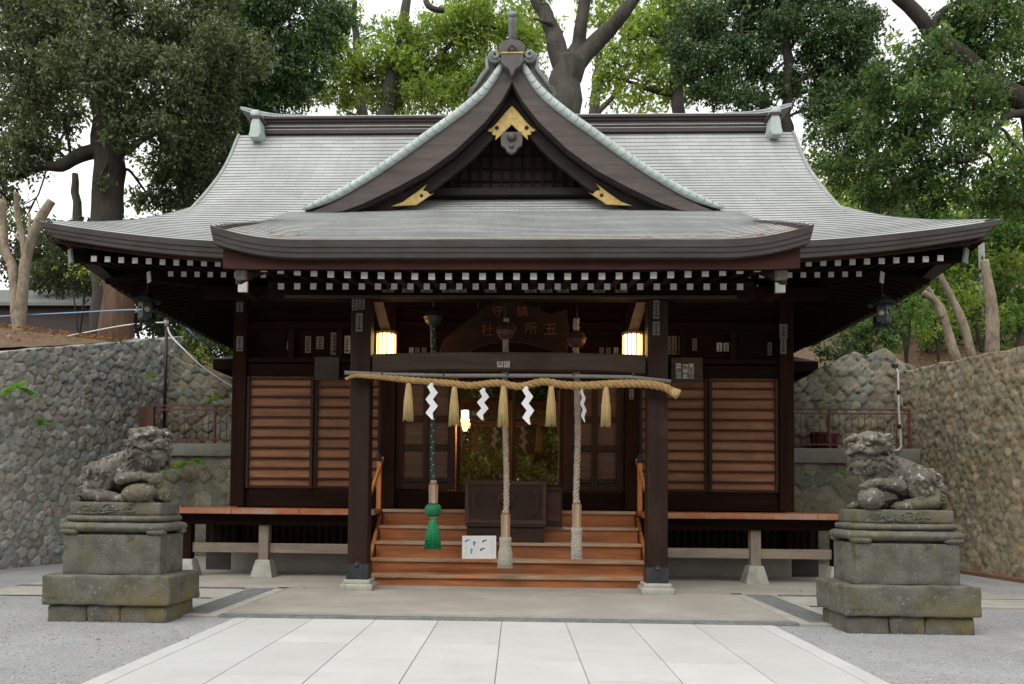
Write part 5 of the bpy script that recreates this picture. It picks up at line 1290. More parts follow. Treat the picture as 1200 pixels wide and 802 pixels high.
# ================================================================ stone retaining walls
def stone_wall(name, A, B, za, zb, zbase, mat, cols, size, label, batter=.05, seed=1, res=.035, depth=.05, diamond=True, thick=.5, topnoise=.05):
    """face from A to B (ground points), top heights za..zb (callable of t); stones bulge from mortared gaps"""
    A, B = Vector((*A, 0)), Vector((*B, 0)); L = (B-A).length; d = (B-A)/L; nrm = Vector((d.y, -d.x, 0))
    ztop = za if callable(za) else (lambda t: lerp(za, zb, t)); H_ = max(ztop(t) for t in np.linspace(0, 1, 20))-zbase
    nx_, nz = max(4, int(L/res)), max(4, int(H_/res)); rng = np.random.default_rng(seed)
    pts = []; r = 0; z = -size
    while z < H_+size:
        x = -size+(size*.5 if r % 2 else 0)
        while x < L+size: pts.append((x, z)); x += size
        z += size*(.72 if diamond else .85); r += 1
    pts = np.array(pts)+rng.normal(0, size*.12, (len(pts), 2))
    gx = np.linspace(0, L, nx_+1); gt = np.linspace(0, 1, nz+1)
    zt = np.array([ztop(t)-zbase+topnoise*mnoise.noise(Vector((t*L*2.2, seed, 0))) for t in gx/L])
    X = np.repeat(gx[None, :], nz+1, 0); Z = gt[:, None]*zt[None, :]
    q = np.stack([X.ravel(), Z.ravel()], 1)
    wq = q+np.stack([np.sin(q[:, 1]*9+seed), np.cos(q[:, 0]*8)], 1)*size*.05
    F1 = np.empty(len(q)); F2 = np.empty(len(q)); ID = np.empty(len(q), int)
    for i in range(0, len(q), 4000):
        c = wq[i:i+4000]; D = np.sqrt((c[:, None, 0]-pts[None, :, 0])**2+(c[:, None, 1]-pts[None, :, 1])**2)
        idx = np.argpartition(D, 1, axis=1)[:, :2]; dd = np.take_along_axis(D, idx, 1); o_ = np.argsort(dd, 1); dd = np.take_along_axis(dd, o_, 1); idx = np.take_along_axis(idx, o_, 1)
        F1[i:i+4000], F2[i:i+4000], ID[i:i+4000] = dd[:, 0], dd[:, 1], idx[:, 0]
    e = np.clip((F2-F1)/(size*.17), 0, 1); bul = 1-(1-e)**2
    tilt = rng.normal(0, .36, (len(pts), 2)); off = rng.normal(0, .30, len(pts)); rel = wq-pts[ID]
    disp = depth*(bul*(1+off[ID])+ (rel*tilt[ID]).sum(1)/size*bul)
    disp = disp.reshape(X.shape)
    n2 = np.array([mnoise.noise(Vector((a*11, b*11, seed)))*.010+mnoise.noise(Vector((a*28, b*28, seed)))*.005 for a, b in q]).reshape(X.shape); disp += n2
    cb = np.array(cols); ci = rng.integers(0, len(cb), len(pts)); bc = cb[ci]*rng.uniform(.78, 1.22, (len(pts), 1))
    gap = (e < .16)[:, None]; C_ = np.where(gap, bc[ID]*.60, bc[ID]*(0.80+.25*e[:, None]*0+.2)); C_ = np.concatenate([np.clip(C_, 0, 1), np.ones((len(C_), 1))], 1)
    V = np.zeros((len(q), 3)); dp = disp.ravel()-batter*q[:, 1]
    V[:, 0] = A.x+d.x*q[:, 0]+nrm.x*dp; V[:, 1] = A.y+d.y*q[:, 0]+nrm.y*dp; V[:, 2] = zbase+q[:, 1]
    n0 = len(V); top = V[nz*(nx_+1):].copy(); bt = top.copy(); bt[:, 0] -= nrm.x*thick; bt[:, 1] -= nrm.y*thick
    bb = bt.copy(); bb[:, 2] = zbase
    V = np.concatenate([V, bt, bb]); dk_ = np.concatenate([np.full((nx_+1, 3), (.075, .055, .035)), np.ones((nx_+1, 1))], 1); C_ = np.concatenate([C_, dk_, dk_])
    W_ = nx_+1; f = []
    I = np.arange(nz*W_).reshape(nz, W_)[:, :-1].ravel(); f = np.stack([I, I+1, I+1+W_, I+W_], 1).tolist()
    tb = nz*W_
    for j in range(nx_): f.append((tb+j, tb+j+1, n0+j+1, n0+j)); f.append((n0+j, n0+j+1, n0+W_+j+1, n0+W_+j))
    me = bpy.data.meshes.new(name); me.from_pydata(V.tolist(), [], f); me.materials.append(mat); set_col(me, C_)
    me.polygons.foreach_set('use_smooth', [True]*len(me.polygons)); me.update()
    o = bpy.data.objects.new(name, me); COL.objects.link(o); tag(o, label, 'stone wall'); return o
GREY = [(.37, .37, .345), (.385, .38, .35), (.35, .36, .34), (.40, .385, .345), (.37, .345, .30), (.33, .35, .335), (.34, .335, .31)]
TAN = [(.335, .285, .19), (.355, .305, .21), (.32, .28, .195), (.325, .26, .17), (.365, .325, .24), (.30, .275, .205)]
MIX = [(.21, .195, .145), (.22, .21, .155), (.185, .18, .14), (.20, .17, .12), (.17, .175, .15)]
stone_wall('retaining_wall', (-9.55, 8.0), (-7.28, 17.2), 2.35, 4.72, 0, M['wallL'], GREY, .215, 'tall blue grey stone retaining wall behind the closed mouthed lion', .03, 1, .028, .030)
stone_wall('retaining_wall', (7.72, 17.2), (8.42, 6.5), lambda t: 3.94-.48*t, 0, 0, M['wallR'], TAN, .185, 'tall tan stone retaining wall behind the open mouthed lion', .03, 2, .030, .025)
stone_wall('terrace_wall', (-7.60, 15.75), (-4.3, 15.75), lambda t: 2.02, 0, 0, M['wallL'], MIX, .34, 'low stone wall under the red railing left of the hall', .0, 3, .030, .025)
stone_wall('terrace_wall', (4.2, 15.75), (7.84, 15.75), lambda t: 1.98, 0, 0, M['wallR'], MIX, .34, 'low stone wall under the red railing right of the hall', .0, 4, .030, .025)
for s, a, b, zz in ((-1, -7.6, -4.5, 2.02), (1, 4.3, 7.82, 1.98)):
    m = MB(); rough_box(m, a, b, 15.66, 16.1, zz-.01, 2.26, .005, .15, 4, .015)
    o = m.build('coping', M['coping'], None, 0, ((a+b)/2, 15.9, zz)); tag(o, 'plain concrete coping under the red railing on the '+('grey' if s < 0 else 'tan')+' wall side of the hall', 'coping')
stone_wall('upper_wall', (-8.3, 16.75), (-5.3, 16.75), lambda t: 4.62-1.32*t, 0, 2.2, M['wallL'], MIX, .25, 'upper stone wall with sloping top behind the railing left of the hall', .03, 5, .034, .05, True, .5, .10)
stone_wall('upper_wall', (5.2, 16.75), (8.3, 16.75), lambda t: float(np.interp(t, [0, .35, .6, .8, 1], [3.4, 3.95, 4.38, 4.36, 4.0])), 0, 2.2, M['wallR'], MIX, .25, 'upper stone wall with sloping top behind the railing right of the hall', .03, 6, .034, .05, True, .5, .12)
slab_sheet('terrace_left', -7.9, -4.3, 16.0, 17.2, 2.25, M['soil']); slab_sheet('terrace_right', 4.2, 8.0, 16.0, 17.2, 2.25, M['soil'])
structure(MB().add([(7.62, 15.6, .0), (7.78, 15.6, .0), (8.36, 6.5, .0), (8.20, 6.5, .0), (7.62, 15.6, .06), (7.78, 15.6, .06), (8.36, 6.5, .06), (8.20, 6.5, .06)], [(4, 5, 6, 7), (0, 4, 7, 3), (0, 1, 5, 4), (3, 7, 6, 2), (1, 2, 6, 5)]).build('kerb_gutter', M['terracotta']))
# railings
def railing(x0, x1, y, z0, label):
    r = thing('railing', ((x0+x1)/2, y, z0), label, 'railing', 'red iron railings'); n = 2
    for k in range(n+1): x = lerp(x0, x1, (k+.0)/n); MB().box(x-.022, x+.022, y-.022, y+.022, z0, z0+.80).build('railing_post', M['redrail'], r)
    for z in (.78, .70, .09): MB().box(x0-.02, x1+.02, y-.030, y-.024, z0+z-.016, z0+z+.016).build('rail_bar', M['redrail'], r)
    nb2 = int((x1-x0)/.12)
    for k in range(1, nb2): x = lerp(x0, x1, k/nb2); MB().tube([(x, y-.012, z0+.08), (x, y-.012, z0+.72)], .007, 6).build('baluster', M['redrail'], r)
railing(-7.45, -4.75, 15.85, 2.255, 'rusty red railing on the terrace behind the closed mouthed lion'); railing(4.6, 7.7, 15.85, 2.255, 'rusty red railing on the terrace behind the open mouthed lion')
c = P(972, 516, 16.05); bk = thing('planter_tub', (c.x, 16.3, 2.25), 'red brown plastic tub behind the railing right of the hall', 'tub')
MB().lathe([(.0, 0), (.22, 0), (.26, .30), (.28, .31), (.28, .36), (.25, .36), (.23, .28), (.0, .27)], (c.x, 16.3, 2.255), 24).build('tub_body', M['bucket'], bk)
m = MB()
for k in range(18): a = 2*PI*k/18; m.tube([(c.x+.225*math.cos(a), 16.3+.225*math.sin(a), 2.27), (c.x+.263*math.cos(a), 16.3+.263*math.sin(a), 2.55)], .01, 5)
m.build('tub_ribs', M['bucket'], bk)
pts = [P(1049, 430, 15.6), P(1052, 436, 15.6), P(1053, 480, 15.6), P(1056, 523, 15.6), P(1053, 528, 15.6), P(1040, 529, 15.6)]
pi_ = thing('water_pipe', pts[3], 'thin white standpipe rising beside the red railing on the tan wall', 'pipe'); MB().tube(pts, .022, 10).build('pipe_run', M['pvc'], pi_)
m = MB()
for q in (P(1054, 500, 15.6), P(1053, 460, 15.6)): m.tube([(q.x, q.y, q.z-.04), (q.x, q.y, q.z+.04)], .034, 10)
m.box(pts[0].x-.05, pts[0].x+.05, pts[0].y-.03, pts[0].y+.03, pts[0].z-.03, pts[0].z+.05); m.build('pipe_joints', M['iron'], pi_)
pb, ptp = P(185, 503, 15.7), P(185, 376, 15.7)
lp = thing('rope_pole', (pb.x, 15.98, 2.25), 'dark thin pole standing on the left terrace with ropes tied to its top', 'pole')
MB().tube([(pb.x, 15.98, 2.25), (pb.x, 15.98, ptp.z+.12)], .032, 10).build('pole_shaft', M['iron'], lp)
MB().tube([(pb.x, 15.98, ptp.z-.06), (pb.x, 15.98, ptp.z+.06)], .045, 10).build('pole_collar', M['grey_wood'], lp)
m = MB(); m.box(-7.62, -7.32, 15.76, 15.82, 2.28, 3.0); o = m.build('brown_plank', M['plankred'], None, .01, (-7.45, 15.79, 2.28)); tag(o, 'weathered reddish plank upright at the corner of the left walls', 'plank')
def cord(pts, mat, label, rad=.014):
    p = spline(pts, 8); o = MB().tube(p, rad, 6).build('tie_rope', mat, None, 0, pts[0]); tag(o, label, 'rope', 'thin tie ropes by the left wall')
tp = (pb.x, 15.98, ptp.z+.03)
cord([P(-30, 373, 16.5), P(0, 371, 16.4), P(80, 367, 16.3), P(165, 363, 16.0), (tp[0], tp[1], tp[2]+.2)], M['blue'], 'blue rope running left along the wall top from the pole')
cord([P(60, 398, 16.2), P(100, 390, 16.1), P(150, 381, 16.0), tp], M['whiter'], 'white rope slanting down left from the pole to the leaf litter')
cord([tp, P(200, 393, 15.95), P(216, 410, 15.9), P(240, 432, 15.9), P(275, 455, 15.9)], M['whiter'], 'white rope slanting down right from the pole past the stone wall', .018)
cord([(tp[0], tp[1], tp[2]+.15), P(215, 381, 16.0), P(235, 400, 16.1), P(262, 416, 16.6)], M['blue'], 'pale blue rope from the pole to the dark rear eave')

# ================================================================ hill
def hill_z(x, y):
    """terrain behind and beside the walls"""
    xl = np.abs(x); side = np.where(x < 0, 4.42, 3.95)
    near = np.where(x < 0, np.interp(y, [6, 8, 15.8, 20], [1.9, 2.3, 4.35, 4.7]), np.interp(y, [6, 15.8, 20], [3.42, 3.85, 4.3]))
    z = np.where(y < 17.25, near, near)
    z = z+np.maximum(0, xl-8.5)*.12+np.maximum(0, y-18)*np.where(x < -3, .10, .26)
    low = 2.2+np.maximum(0, y-24)*.25
    k = sstep(5.4, 7.6, xl); z = np.where(y > 16.9, low*(1-k)+z*k, z)
    return z
def hill(name, xa, xb, ya, yb, n, xlim=None):
    xs = np.linspace(xa, xb, n); ys_ = np.linspace(ya, yb, n); rows = []
    for y in ys_:
        r = []
        for x in xs:
            xx = x
            if xlim: xx = xlim(x, y, (x-xa)/(xb-xa))
            r.append((xx, y, float(hill_z(np.array(xx), np.array(y)))+.08*mnoise.noise(Vector((xx*.7, y*.7, 0)))+.02*mnoise.noise(Vector((xx*4, y*4, 2)))))
        rows.append(r)
    structure(MB().grid(rows, 0, True).build(name, M['soil']))
hill('hill_left', -60, -7.8, 6, 17.1, 60, lambda x, y, t: lerp(-60, lerp(-9.95, -7.95, (y-8)/7.8)-.12, t**.35))
hill('hill_right', 7.9, 60, 6, 17.1, 60, lambda x, y, t: lerp(60, lerp(8.62, 8.05, (y-6.5)/9.3)+.12, (1-t)**.35))
hill('hill_back', -90, 90, 17.0, 110, 120)

# ================================================================ trees
def leaf_arrays(clumps, n_per, size, cols, rng, droop=.25, spray=7, flat=.7, asp=.42):
    """leaves in small sprays through each clump's volume, thicker towards its shell"""
    Vs, Cs = [], []
    for (c, r, dens, kcol) in clumps:
        n = max(8, int(n_per*dens*(r[0]*r[2]))); ns = max(1, n//spray)
        d = rng.normal(0, 1, (ns, 3)); d /= np.linalg.norm(d, axis=1)[:, None]; rad = rng.uniform(.12, 1, (ns, 1))**.45
        lump = 1+.25*np.sin(d[:, :1]*5+c[0]*3)+.2*np.cos(d[:, 2:]*6+c[2]*2)
        ctr = np.array(c)+d*rad*lump*np.array(r)
        ax = d*.7+rng.normal(0, .5, (ns, 3)); ax[:, 2] -= droop; ax /= np.linalg.norm(ax, axis=1)[:, None]
        pos = np.repeat(ctr, spray, 0)+np.repeat(ax, spray, 0)*(np.tile(np.arange(spray), ns)[:, None]-spray/2)*size*.42+rng.normal(0, size*.28, (ns*spray, 3))
        m = len(pos); a = np.repeat(ax, spray, 0)*.6+rng.normal(0, .6, (m, 3)); a[:, 2] -= droop; a /= np.linalg.norm(a, axis=1)[:, None]
        up = rng.normal(0, .55, (m, 3)); up[:, 2] += flat; b = np.cross(a, up); b /= np.maximum(1e-6, np.linalg.norm(b, axis=1))[:, None]
        L = size*rng.uniform(.7, 1.3, (m, 1)); W_ = L*asp
        nn = np.cross(a, b)
        v = np.stack([pos-a*L*.5, pos+b*W_*.5+nn*L*.06-a*L*.05, pos+a*L*.5, pos-b*W_*.5+nn*L*.06-a*L*.05], 1)
        ci = rng.integers(0, len(cols), m); cc = np.array(cols)[ci]*rng.uniform(.7, 1.3, (m, 1))*kcol
        Vs.append(v.reshape(-1, 3)); Cs.append(np.repeat(cc, 4, 0))
    return np.concatenate(Vs), np.concatenate(Cs)
def leaf_obj(name, V, C_, mat, parent, off):
    n = len(V)//4; me = bpy.data.meshes.new(name)
    me.vertices.add(len(V)); me.vertices.foreach_set('co', (V-np.array(off)).astype(np.float32).ravel())
    me.loops.add(4*n); me.loops.foreach_set('vertex_index', np.arange(4*n, dtype=np.int32))
    me.polygons.add(n); me.polygons.foreach_set('loop_start', np.arange(0, 4*n, 4, dtype=np.int32)); me.polygons.foreach_set('loop_total', np.full(n, 4, dtype=np.int32))
    me.update(calc_edges=True); me.materials.append(mat); set_col(me, np.concatenate([np.clip(C_, 0, 1), np.ones((len(C_), 1))], 1))
    o = bpy.data.objects.new(name, me); COL.objects.link(o)
    if parent is not None: o.parent = parent
    return o
def limb(mb, pts, rs, seed=0, n=10, wob=.12):
    p = spline(pts, 7); q = []
    for i, v in enumerate(p): q.append(v+mnoise.noise_vector(v*1.3+Vector((seed, 0, 0)))*wob*min(1, i/6))
    r = list(np.interp(np.linspace(0, 1, len(q)), np.linspace(0, 1, len(rs)), rs)); r = [a*(1+(.05 if a > .3 else .13)*mnoise.noise(v*2.3)+.06*mnoise.noise(v*6)) for a, v in zip(r, q)]
    mb.tube(q, r, n); return q
DARK = [(.030, .042, .022), (.040, .055, .026), (.055, .068, .032), (.045, .05, .028)]
OLIVE = [(.072, .098, .045), (.10, .13, .062), (.055, .078, .038), (.14, .165, .085)]
MID = [(.06, .115, .032), (.08, .15, .04), (.10, .17, .045)]
LIGHT = [(.16, .23, .045), (.20, .28, .06), (.23, .30, .07), (.13, .20, .045)]
YEL = [(.28, .35, .08), (.24, .33, .07), (.33, .38, .11)]
DKG = [(.026, .055, .020), (.038, .076, .026), (.054, .098, .032), (.075, .125, .05)]
def tree(name, base, trunk, tr, bark, limbs, clumps, Y, n_per, size, cols, label, mat='leaf', seed=1, cat='tree', depth=1.0, twigs=True, **kw):
    """trunk and limbs: pixel survey points (u, v, dy) about depth Y; clumps: (u, v, radius px[, dy, dens, k])"""
    rng = np.random.default_rng(seed); r = thing(name, base, label, cat)
    m = MB(); tp = [Vector(base)-Vector((0, 0, .3))]+[P(u, v, Y+dy) for u, v, dy in trunk]; limb(m, tp, tr, seed, 14, .15)
    for pts, rs in limbs: limb(m, [P(u, v, Y+dy) for u, v, dy in pts], rs, seed+3, 9, .2)
    cl = []; pxm = Y/F
    for c in clumps:
        u, v, R_ = c[:3]; dy = c[3] if len(c) > 3 else float(rng.uniform(-depth, depth)); dn = c[4] if len(c) > 4 else 1; k = c[5] if len(c) > 5 else 1
        p = P(u, v, Y+dy); q = R_*pxm; cl.append(((p.x, p.y, p.z), (q*1.05, q*.9, q*.82), dn, k*rng.uniform(.85, 1.15)))
        for _ in range(4):
            d = rng.normal(0, 1, 3); d /= np.linalg.norm(d); cl.append(((p.x+d[0]*q, p.y+d[1]*q*.8, p.z+d[2]*q*.75), (q*.42, q*.42, q*.34), dn*1.1, k*rng.uniform(.8, 1.25)))
    if twigs and len(tp) > 1:
        src = [t for t in tp[1:]]
        for pts, rs in limbs: src += [P(u, v, Y+dy) for u, v, dy in pts[1:]]
        for c, rad, dn, k in cl[::5]:
            c = Vector(c); s = min(src, key=lambda t: (t-c).length); mid = s.lerp(c, .5)+Vector((0, 0, .25)); limb(m, [s, mid, c], [.06*pxm*40*.8, .04, .015], seed, 6, .25)
            for _ in range(3):
                d = Vector(rng.normal(0, 1, 3)).normalized(); limb(m, [c.lerp(mid, .3), c+Vector((d.x*rad[0], d.y*rad[1], d.z*rad[2]))*.8], [.022, .008], seed, 5, .1)
    m.build('trunk', M[bark], r)
    V, C_ = leaf_arrays(cl, n_per, size, cols, rng, **kw); leaf_obj('crown', V, C_, M[mat], r, base)
    return r
def gz(x, y): return float(hill_z(np.array(x), np.array(y)))

# big old tree at the left with a straight dark trunk
b = P(130, 388, 20); b.z = gz(b.x, b.y)
tree('broadleaf_tree', b, [(130, 380, 0), (128, 300, 0), (126, 200, 0), (125, 110, 0), (128, 30, 0), (135, -60, 0)], [.52, .44, .40, .38, .34, .26, .2], 'bark_dark',
     [([(125, 170, 0), (80, 190, -.3), (30, 205, -.6), (-20, 200, -.8)], [.20, .15, .10, .06]), ([(126, 120, 0), (170, 70, .4), (230, 20, .8)], [.16, .11, .06]), ([(127, 90, 0), (70, 40, -.5), (10, 10, -.8)], [.14, .10, .05]), ([(127, 190, 0), (185, 150, .3), (235, 120, .5)], [.11, .07, .04])],
     [(30, 20, 62), (95, 10, 60), (165, 25, 62), (235, 15, 55), (15, 85, 45), (65, 95, 34), (120, 70, 52, -1.4), (180, 95, 48, -1.2), (215, 70, 50), (25, 135, 38), (45, 175, 30), (10, 190, 34), (150, 145, 32, -1.0), (185, 150, 34), (225, 130, 40), (250, 95, 40), (205, 190, 34, .5), (240, 185, 36, .5), (215, 232, 26, 1), (250, 225, 26, 1), (75, 140, 18), (10, 235, 18, 0, .7), (120, 215, 10, -.6, .6), (270, 60, 40), (185, 235, 20, .8)],
     20, 2700, .13, OLIVE, 'big evergreen with a straight dark trunk at the far left, its leaves dull olive', 'needle', 11, depth=1.2)
# evergreen next to it, over the left end of the roof
b = Vector((-7.6, 23.5, 0)); b.z = gz(b.x, b.y)
tree('broadleaf_tree', b, [(300, 250, 0), (300, 150, 0), (305, 60, 0), (310, -40, 0)], [.42, .36, .32, .26, .18], 'bark_dark', [([(302, 120, 0), (345, 70, 0), (390, 30, 0)], [.14, .09, .04]), ([(302, 150, 0), (260, 100, 0), (240, 60, 0)], [.13, .08, .04])],
     [(290, 20, 52), (340, 25, 50), (310, 75, 50), (275, 110, 46), (262, 160, 44), (300, 130, 38), (350, 80, 40), (240, 205, 36), (270, 200, 26), (385, 25, 34), (335, 118, 24), (290, 165, 30)], 23.5, 2300, .145, DKG, 'dense dark green tree standing behind the left end of the roof ridge', 'needle', 12)
# yellow green tree left of the gable
b = Vector((-3.8, 27, 0)); b.z = gz(b.x, b.y)
tree('broadleaf_tree', b, [(450, 200, 0), (455, 120, 0), (470, 50, 0), (480, -30, 0)], [.40, .34, .28, .2, .12], 'bark_grey', [([(456, 110, 0), (510, 70, 0), (550, 30, 0)], [.14, .09, .04]), ([(456, 120, 0), (420, 80, 0), (400, 40, 0)], [.12, .08, .03])],
     [(480, 85, 40, 0, .9), (520, 60, 42, 0, .9), (555, 45, 38, 0, .9), (500, 110, 34), (545, 95, 34, 0, .9), (455, 70, 34, 0, .9), (425, 95, 26, 0, .8), (400, 75, 30, 0, .8), (470, 45, 26, 0, .7), (590, 25, 32, 0, .8), (620, 50, 22, 0, .7), (395, 110, 20), (575, 80, 22), (450, 118, 20), (380, 50, 26, 0, .8)], 27, 1900, .155, LIGHT, 'bright yellow green tree seen left of the gable peak', 'leaf', 13)
# camphor behind the gable peak
b = Vector((1.4, 24, 0)); b.z = gz(b.x, b.y)
tree('camphor_tree', b, [(660, 250, 0), (661, 150, 0), (662, 100, 0), (666, 70, 0)], [.70, .58, .52, .50, .44], 'bark_grey',
     [([(664, 84, 0), (652, 50, 0), (636, 15, 0), (620, -30, .2)], [.36, .28, .22, .16]), ([(668, 80, 0), (676, 45, 0), (684, 0, -.3), (690, -40, -.3)], [.33, .23, .18, .13]), ([(668, 84, 0), (690, 55, 0), (718, 28, -.3), (752, -12, -.6)], [.36, .28, .22, .16]), ([(658, 40, 0), (640, 30, -.3), (625, 22, -.4)], [.10, .07, .03]),
      ([(520, 12, 1), (505, 8, 1), (495, -8, 1)], [.08, .09, .1])],
     [(610, 8, 26, 1, .6), (700, 25, 18, 1, .5), (730, 45, 16, 1, .5), (640, 60, 14, 1.5, .5), (710, -20, 30, 0, .6), (640, -20, 30, 0, .6), (560, 5, 24, 2, .6)], 24, 1200, .16, LIGHT, 'old camphor with thick forked grey limbs rising behind the gable peak', 'leaf', 14, twigs=False)
# airy tree right of the camphor
b = Vector((5.6, 29, 0)); b.z = gz(b.x, b.y)
tree('broadleaf_tree', b, [(795, 200, 0), (793, 100, 0), (790, 50, 0), (800, -30, 0)], [.34, .26, .2, .16, .1], 'bark_dark', [([(793, 110, 0), (750, 105, 0), (705, 85, 0)], [.10, .07, .03]), ([(792, 70, 0), (765, 40, 0), (735, 50, 0)], [.09, .06, .03]), ([(793, 60, 0), (780, 10, 0), (770, -20, 0)], [.09, .06, .03])],
     [(730, 80, 20, 0, .8), (710, 95, 16, 0, .8), (755, 65, 24, 0, .8), (770, 95, 24, 0, .8), (745, 112, 15, 0, .7), (780, 40, 24, 0, .8), (760, 25, 20, 0, .7), (720, 60, 14, 0, .7), (800, 110, 20), (745, 40, 16, 0, .7), (790, 5, 22, 0, .8), (700, 112, 10, 0, .7)], 29, 1300, .18, LIGHT, 'airy light green tree with thin crooked branches right of the camphor', 'leaf', 15)
# dark evergreen with a thin straight trunk
b = P(922, 250, 25); b.z = gz(b.x, b.y)
tree('evergreen_tree', b, [(922, 250, 0), (922, 140, 0), (922, 70, 0), (920, 0, 0), (920, -60, 0)], [.26, .20, .17, .15, .13, .1], 'bark_dark', [([(922, 100, 0), (960, 80, 0), (985, 60, 0)], [.07, .05, .03]), ([(921, 60, 0), (870, 45, 0), (830, 30, 0)], [.08, .05, .03])],
     [(815, 30, 40), (860, 20, 46), (905, 30, 40), (950, 30, 46), (985, 55, 40), (830, 75, 38), (870, 80, 36), (960, 95, 42), (900, 105, 30, 0, .9), (985, 125, 40), (840, 112, 24), (875, 118, 20), (805, 70, 24), (880, -10, 40), (960, -10, 40), (1000, 20, 26), (1000, 90, 34)], 25, 2500, .14, DKG, 'dark evergreen with a thin straight trunk over the right end of the roof', 'needle', 16)
# spreading tree on the right with a heavy slanting branch
b = Vector((13.0, 19.5, 0)); b.z = gz(b.x, b.y)
tree('broadleaf_tree', b, [(1235, 260, 0), (1225, 190, 0), (1205, 130, 0), (1150, 85, -.3), (1092, 35, -.6), (1050, -12, -.8)], [.42, .34, .3, .27, .23, .18, .14], 'bark_dark',
     [([(1150, 85, -.3), (1120, 120, -.8), (1090, 150, -1.2)], [.10, .07, .03]), ([(1092, 35, -.6), (1110, 10, -.6), (1140, 0, -.5)], [.09, .08, .05]), ([(1205, 130, 0), (1170, 150, -.5), (1130, 190, -1.2)], [.11, .08, .03])],
     [(1085, 70, 36, -1), (1050, 100, 34, -1), (1120, 60, 40), (1170, 40, 50), (1190, 100, 44), (1140, 105, 34, -1), (1010, 150, 34, 1), (1045, 140, 38, -.6), (1085, 125, 36, -1.4, 1, 1.25), (1110, 165, 36, -1.2, 1, 1.25), (1150, 150, 26, -1), (1200, 200, 34), (1060, 185, 38, -.6), (1010, 200, 34, 1), (1030, 235, 28, .6), (1085, 225, 34, -.4), (1125, 215, 28, -1, .9), (1180, 240, 32, 0, .8), (985, 185, 26, 1.5), (970, 160, 24, 1.5), (1130, 20, 36), (1200, 10, 46), (1160, 200, 14, -1, .6)],
     19.5, 2200, .125, [(.035, .072, .026), (.055, .105, .034), (.085, .145, .045), (.12, .175, .07)], 'broad dark green tree at the far right with a heavy slanting branch', 'leaf', 17)
# farther trees that close the gaps
b = Vector((-11.0, 27, 0)); b.z = gz(b.x, b.y)
tree('broadleaf_tree', b, [(215, 330, 0), (215, 200, 0), (210, 100, 0), (205, 20, 0)], [.4, .32, .26, .2, .14], 'bark_dark', [([(213, 150, 0), (160, 110, 0), (110, 90, 0)], [.12, .08, .04])],
     [(40, 60, 50, 0, .5), (100, 50, 50, 0, .5), (160, 80, 46, 0, .5), (90, 120, 34, 0, .5), (150, 140, 36, 0, .45), (215, 150, 44, 0, .5), (265, 130, 40, 0, .5), (300, 210, 26, 0, .6), (180, 195, 26, 0, .4), (60, 165, 24, 0, .4), (240, 50, 44, 0, .5), (320, 70, 44, 0, .5), (10, 140, 36, 0, .5), (30, 260, 24, 0, .6), (265, 235, 22, 0, .6), (160, 235, 18, 0, .5)], 27, 1000, .20, OLIVE+MID, 'olive tree half hidden behind the big left trunk', 'leaf', 51)
b = Vector((3.0, 36, 0)); b.z = gz(b.x, b.y)
tree('broadleaf_tree', b, [(690, 300, 0), (692, 180, 0), (700, 90, 0), (705, 20, 0)], [.4, .34, .28, .2, .12], 'bark_grey', [([(694, 140, 0), (740, 90, 0), (775, 50, 0)], [.14, .09, .04]), ([(694, 150, 0), (640, 100, 0), (610, 60, 0)], [.14, .09, .04])],
     [(600, 90, 34, 0, .5), (625, 40, 30, 0, .45), (700, 20, 26, 0, .4), (735, 20, 28, 0, .45), (720, 110, 24, 0, .5), (765, 120, 24, 0, .5), (790, 75, 28, 0, .5), (705, 60, 20, 0, .4), (760, 45, 26, 0, .4), (560, 100, 30, 0, .6), (640, 110, 24, 0, .5), (800, 20, 30, 0, .5), (580, 40, 30, 0, .5), (770, 5, 24, 0, .4)], 36, 800, .24, LIGHT+YEL, 'pale green tree far behind the forked camphor', 'leaf', 52)
b = Vector((-6.5, 34, 0)); b.z = gz(b.x, b.y)
tree('broadleaf_tree', b, [(425, 260, 0), (424, 140, 0), (420, 60, 0), (415, 0, 0)], [.34, .28, .24, .18, .1], 'bark_grey', [([(423, 120, 0), (470, 80, 0), (500, 50, 0)], [.12, .08, .04])],
     [(400, 20, 28, 0, .5), (370, 60, 30, 0, .5), (440, 40, 22, 0, .4), (410, 120, 22, 0, .5), (350, 110, 30, 0, .6), (480, 115, 24, 0, .6), (520, 20, 24, 0, .4), (540, 0, 24, 0, .5)], 34, 850, .23, LIGHT+MID, 'light green tree far behind the left half of the roof ridge', 'leaf', 53)
b = Vector((12.5, 29, 0)); b.z = gz(b.x, b.y)
tree('broadleaf_tree', b, [(1025, 330, 0), (1022, 200, 0), (1015, 100, 0), (1010, 20, 0)], [.36, .3, .24, .18, .1], 'bark_dark', [([(1020, 170, 0), (1070, 130, 0), (1110, 100, 0)], [.12, .08, .04])],
     [(1010, 60, 36, 0, .5), (1030, 110, 34, 0, .5), (980, 110, 34, 0, .6), (1090, 90, 36, 0, .5), (1150, 130, 38, 0, .5), (1190, 180, 34, 0, .45), (1150, 230, 34, 0, .5), (1050, 250, 30, 0, .6), (1000, 225, 28, 0, .6), (1100, 270, 30, 0, .55), (960, 190, 26, 0, .6), (1180, 60, 36, 0, .5)], 29, 1000, .2, MID+LIGHT, 'mid green tree behind the spreading tree at the right', 'leaf', 54)
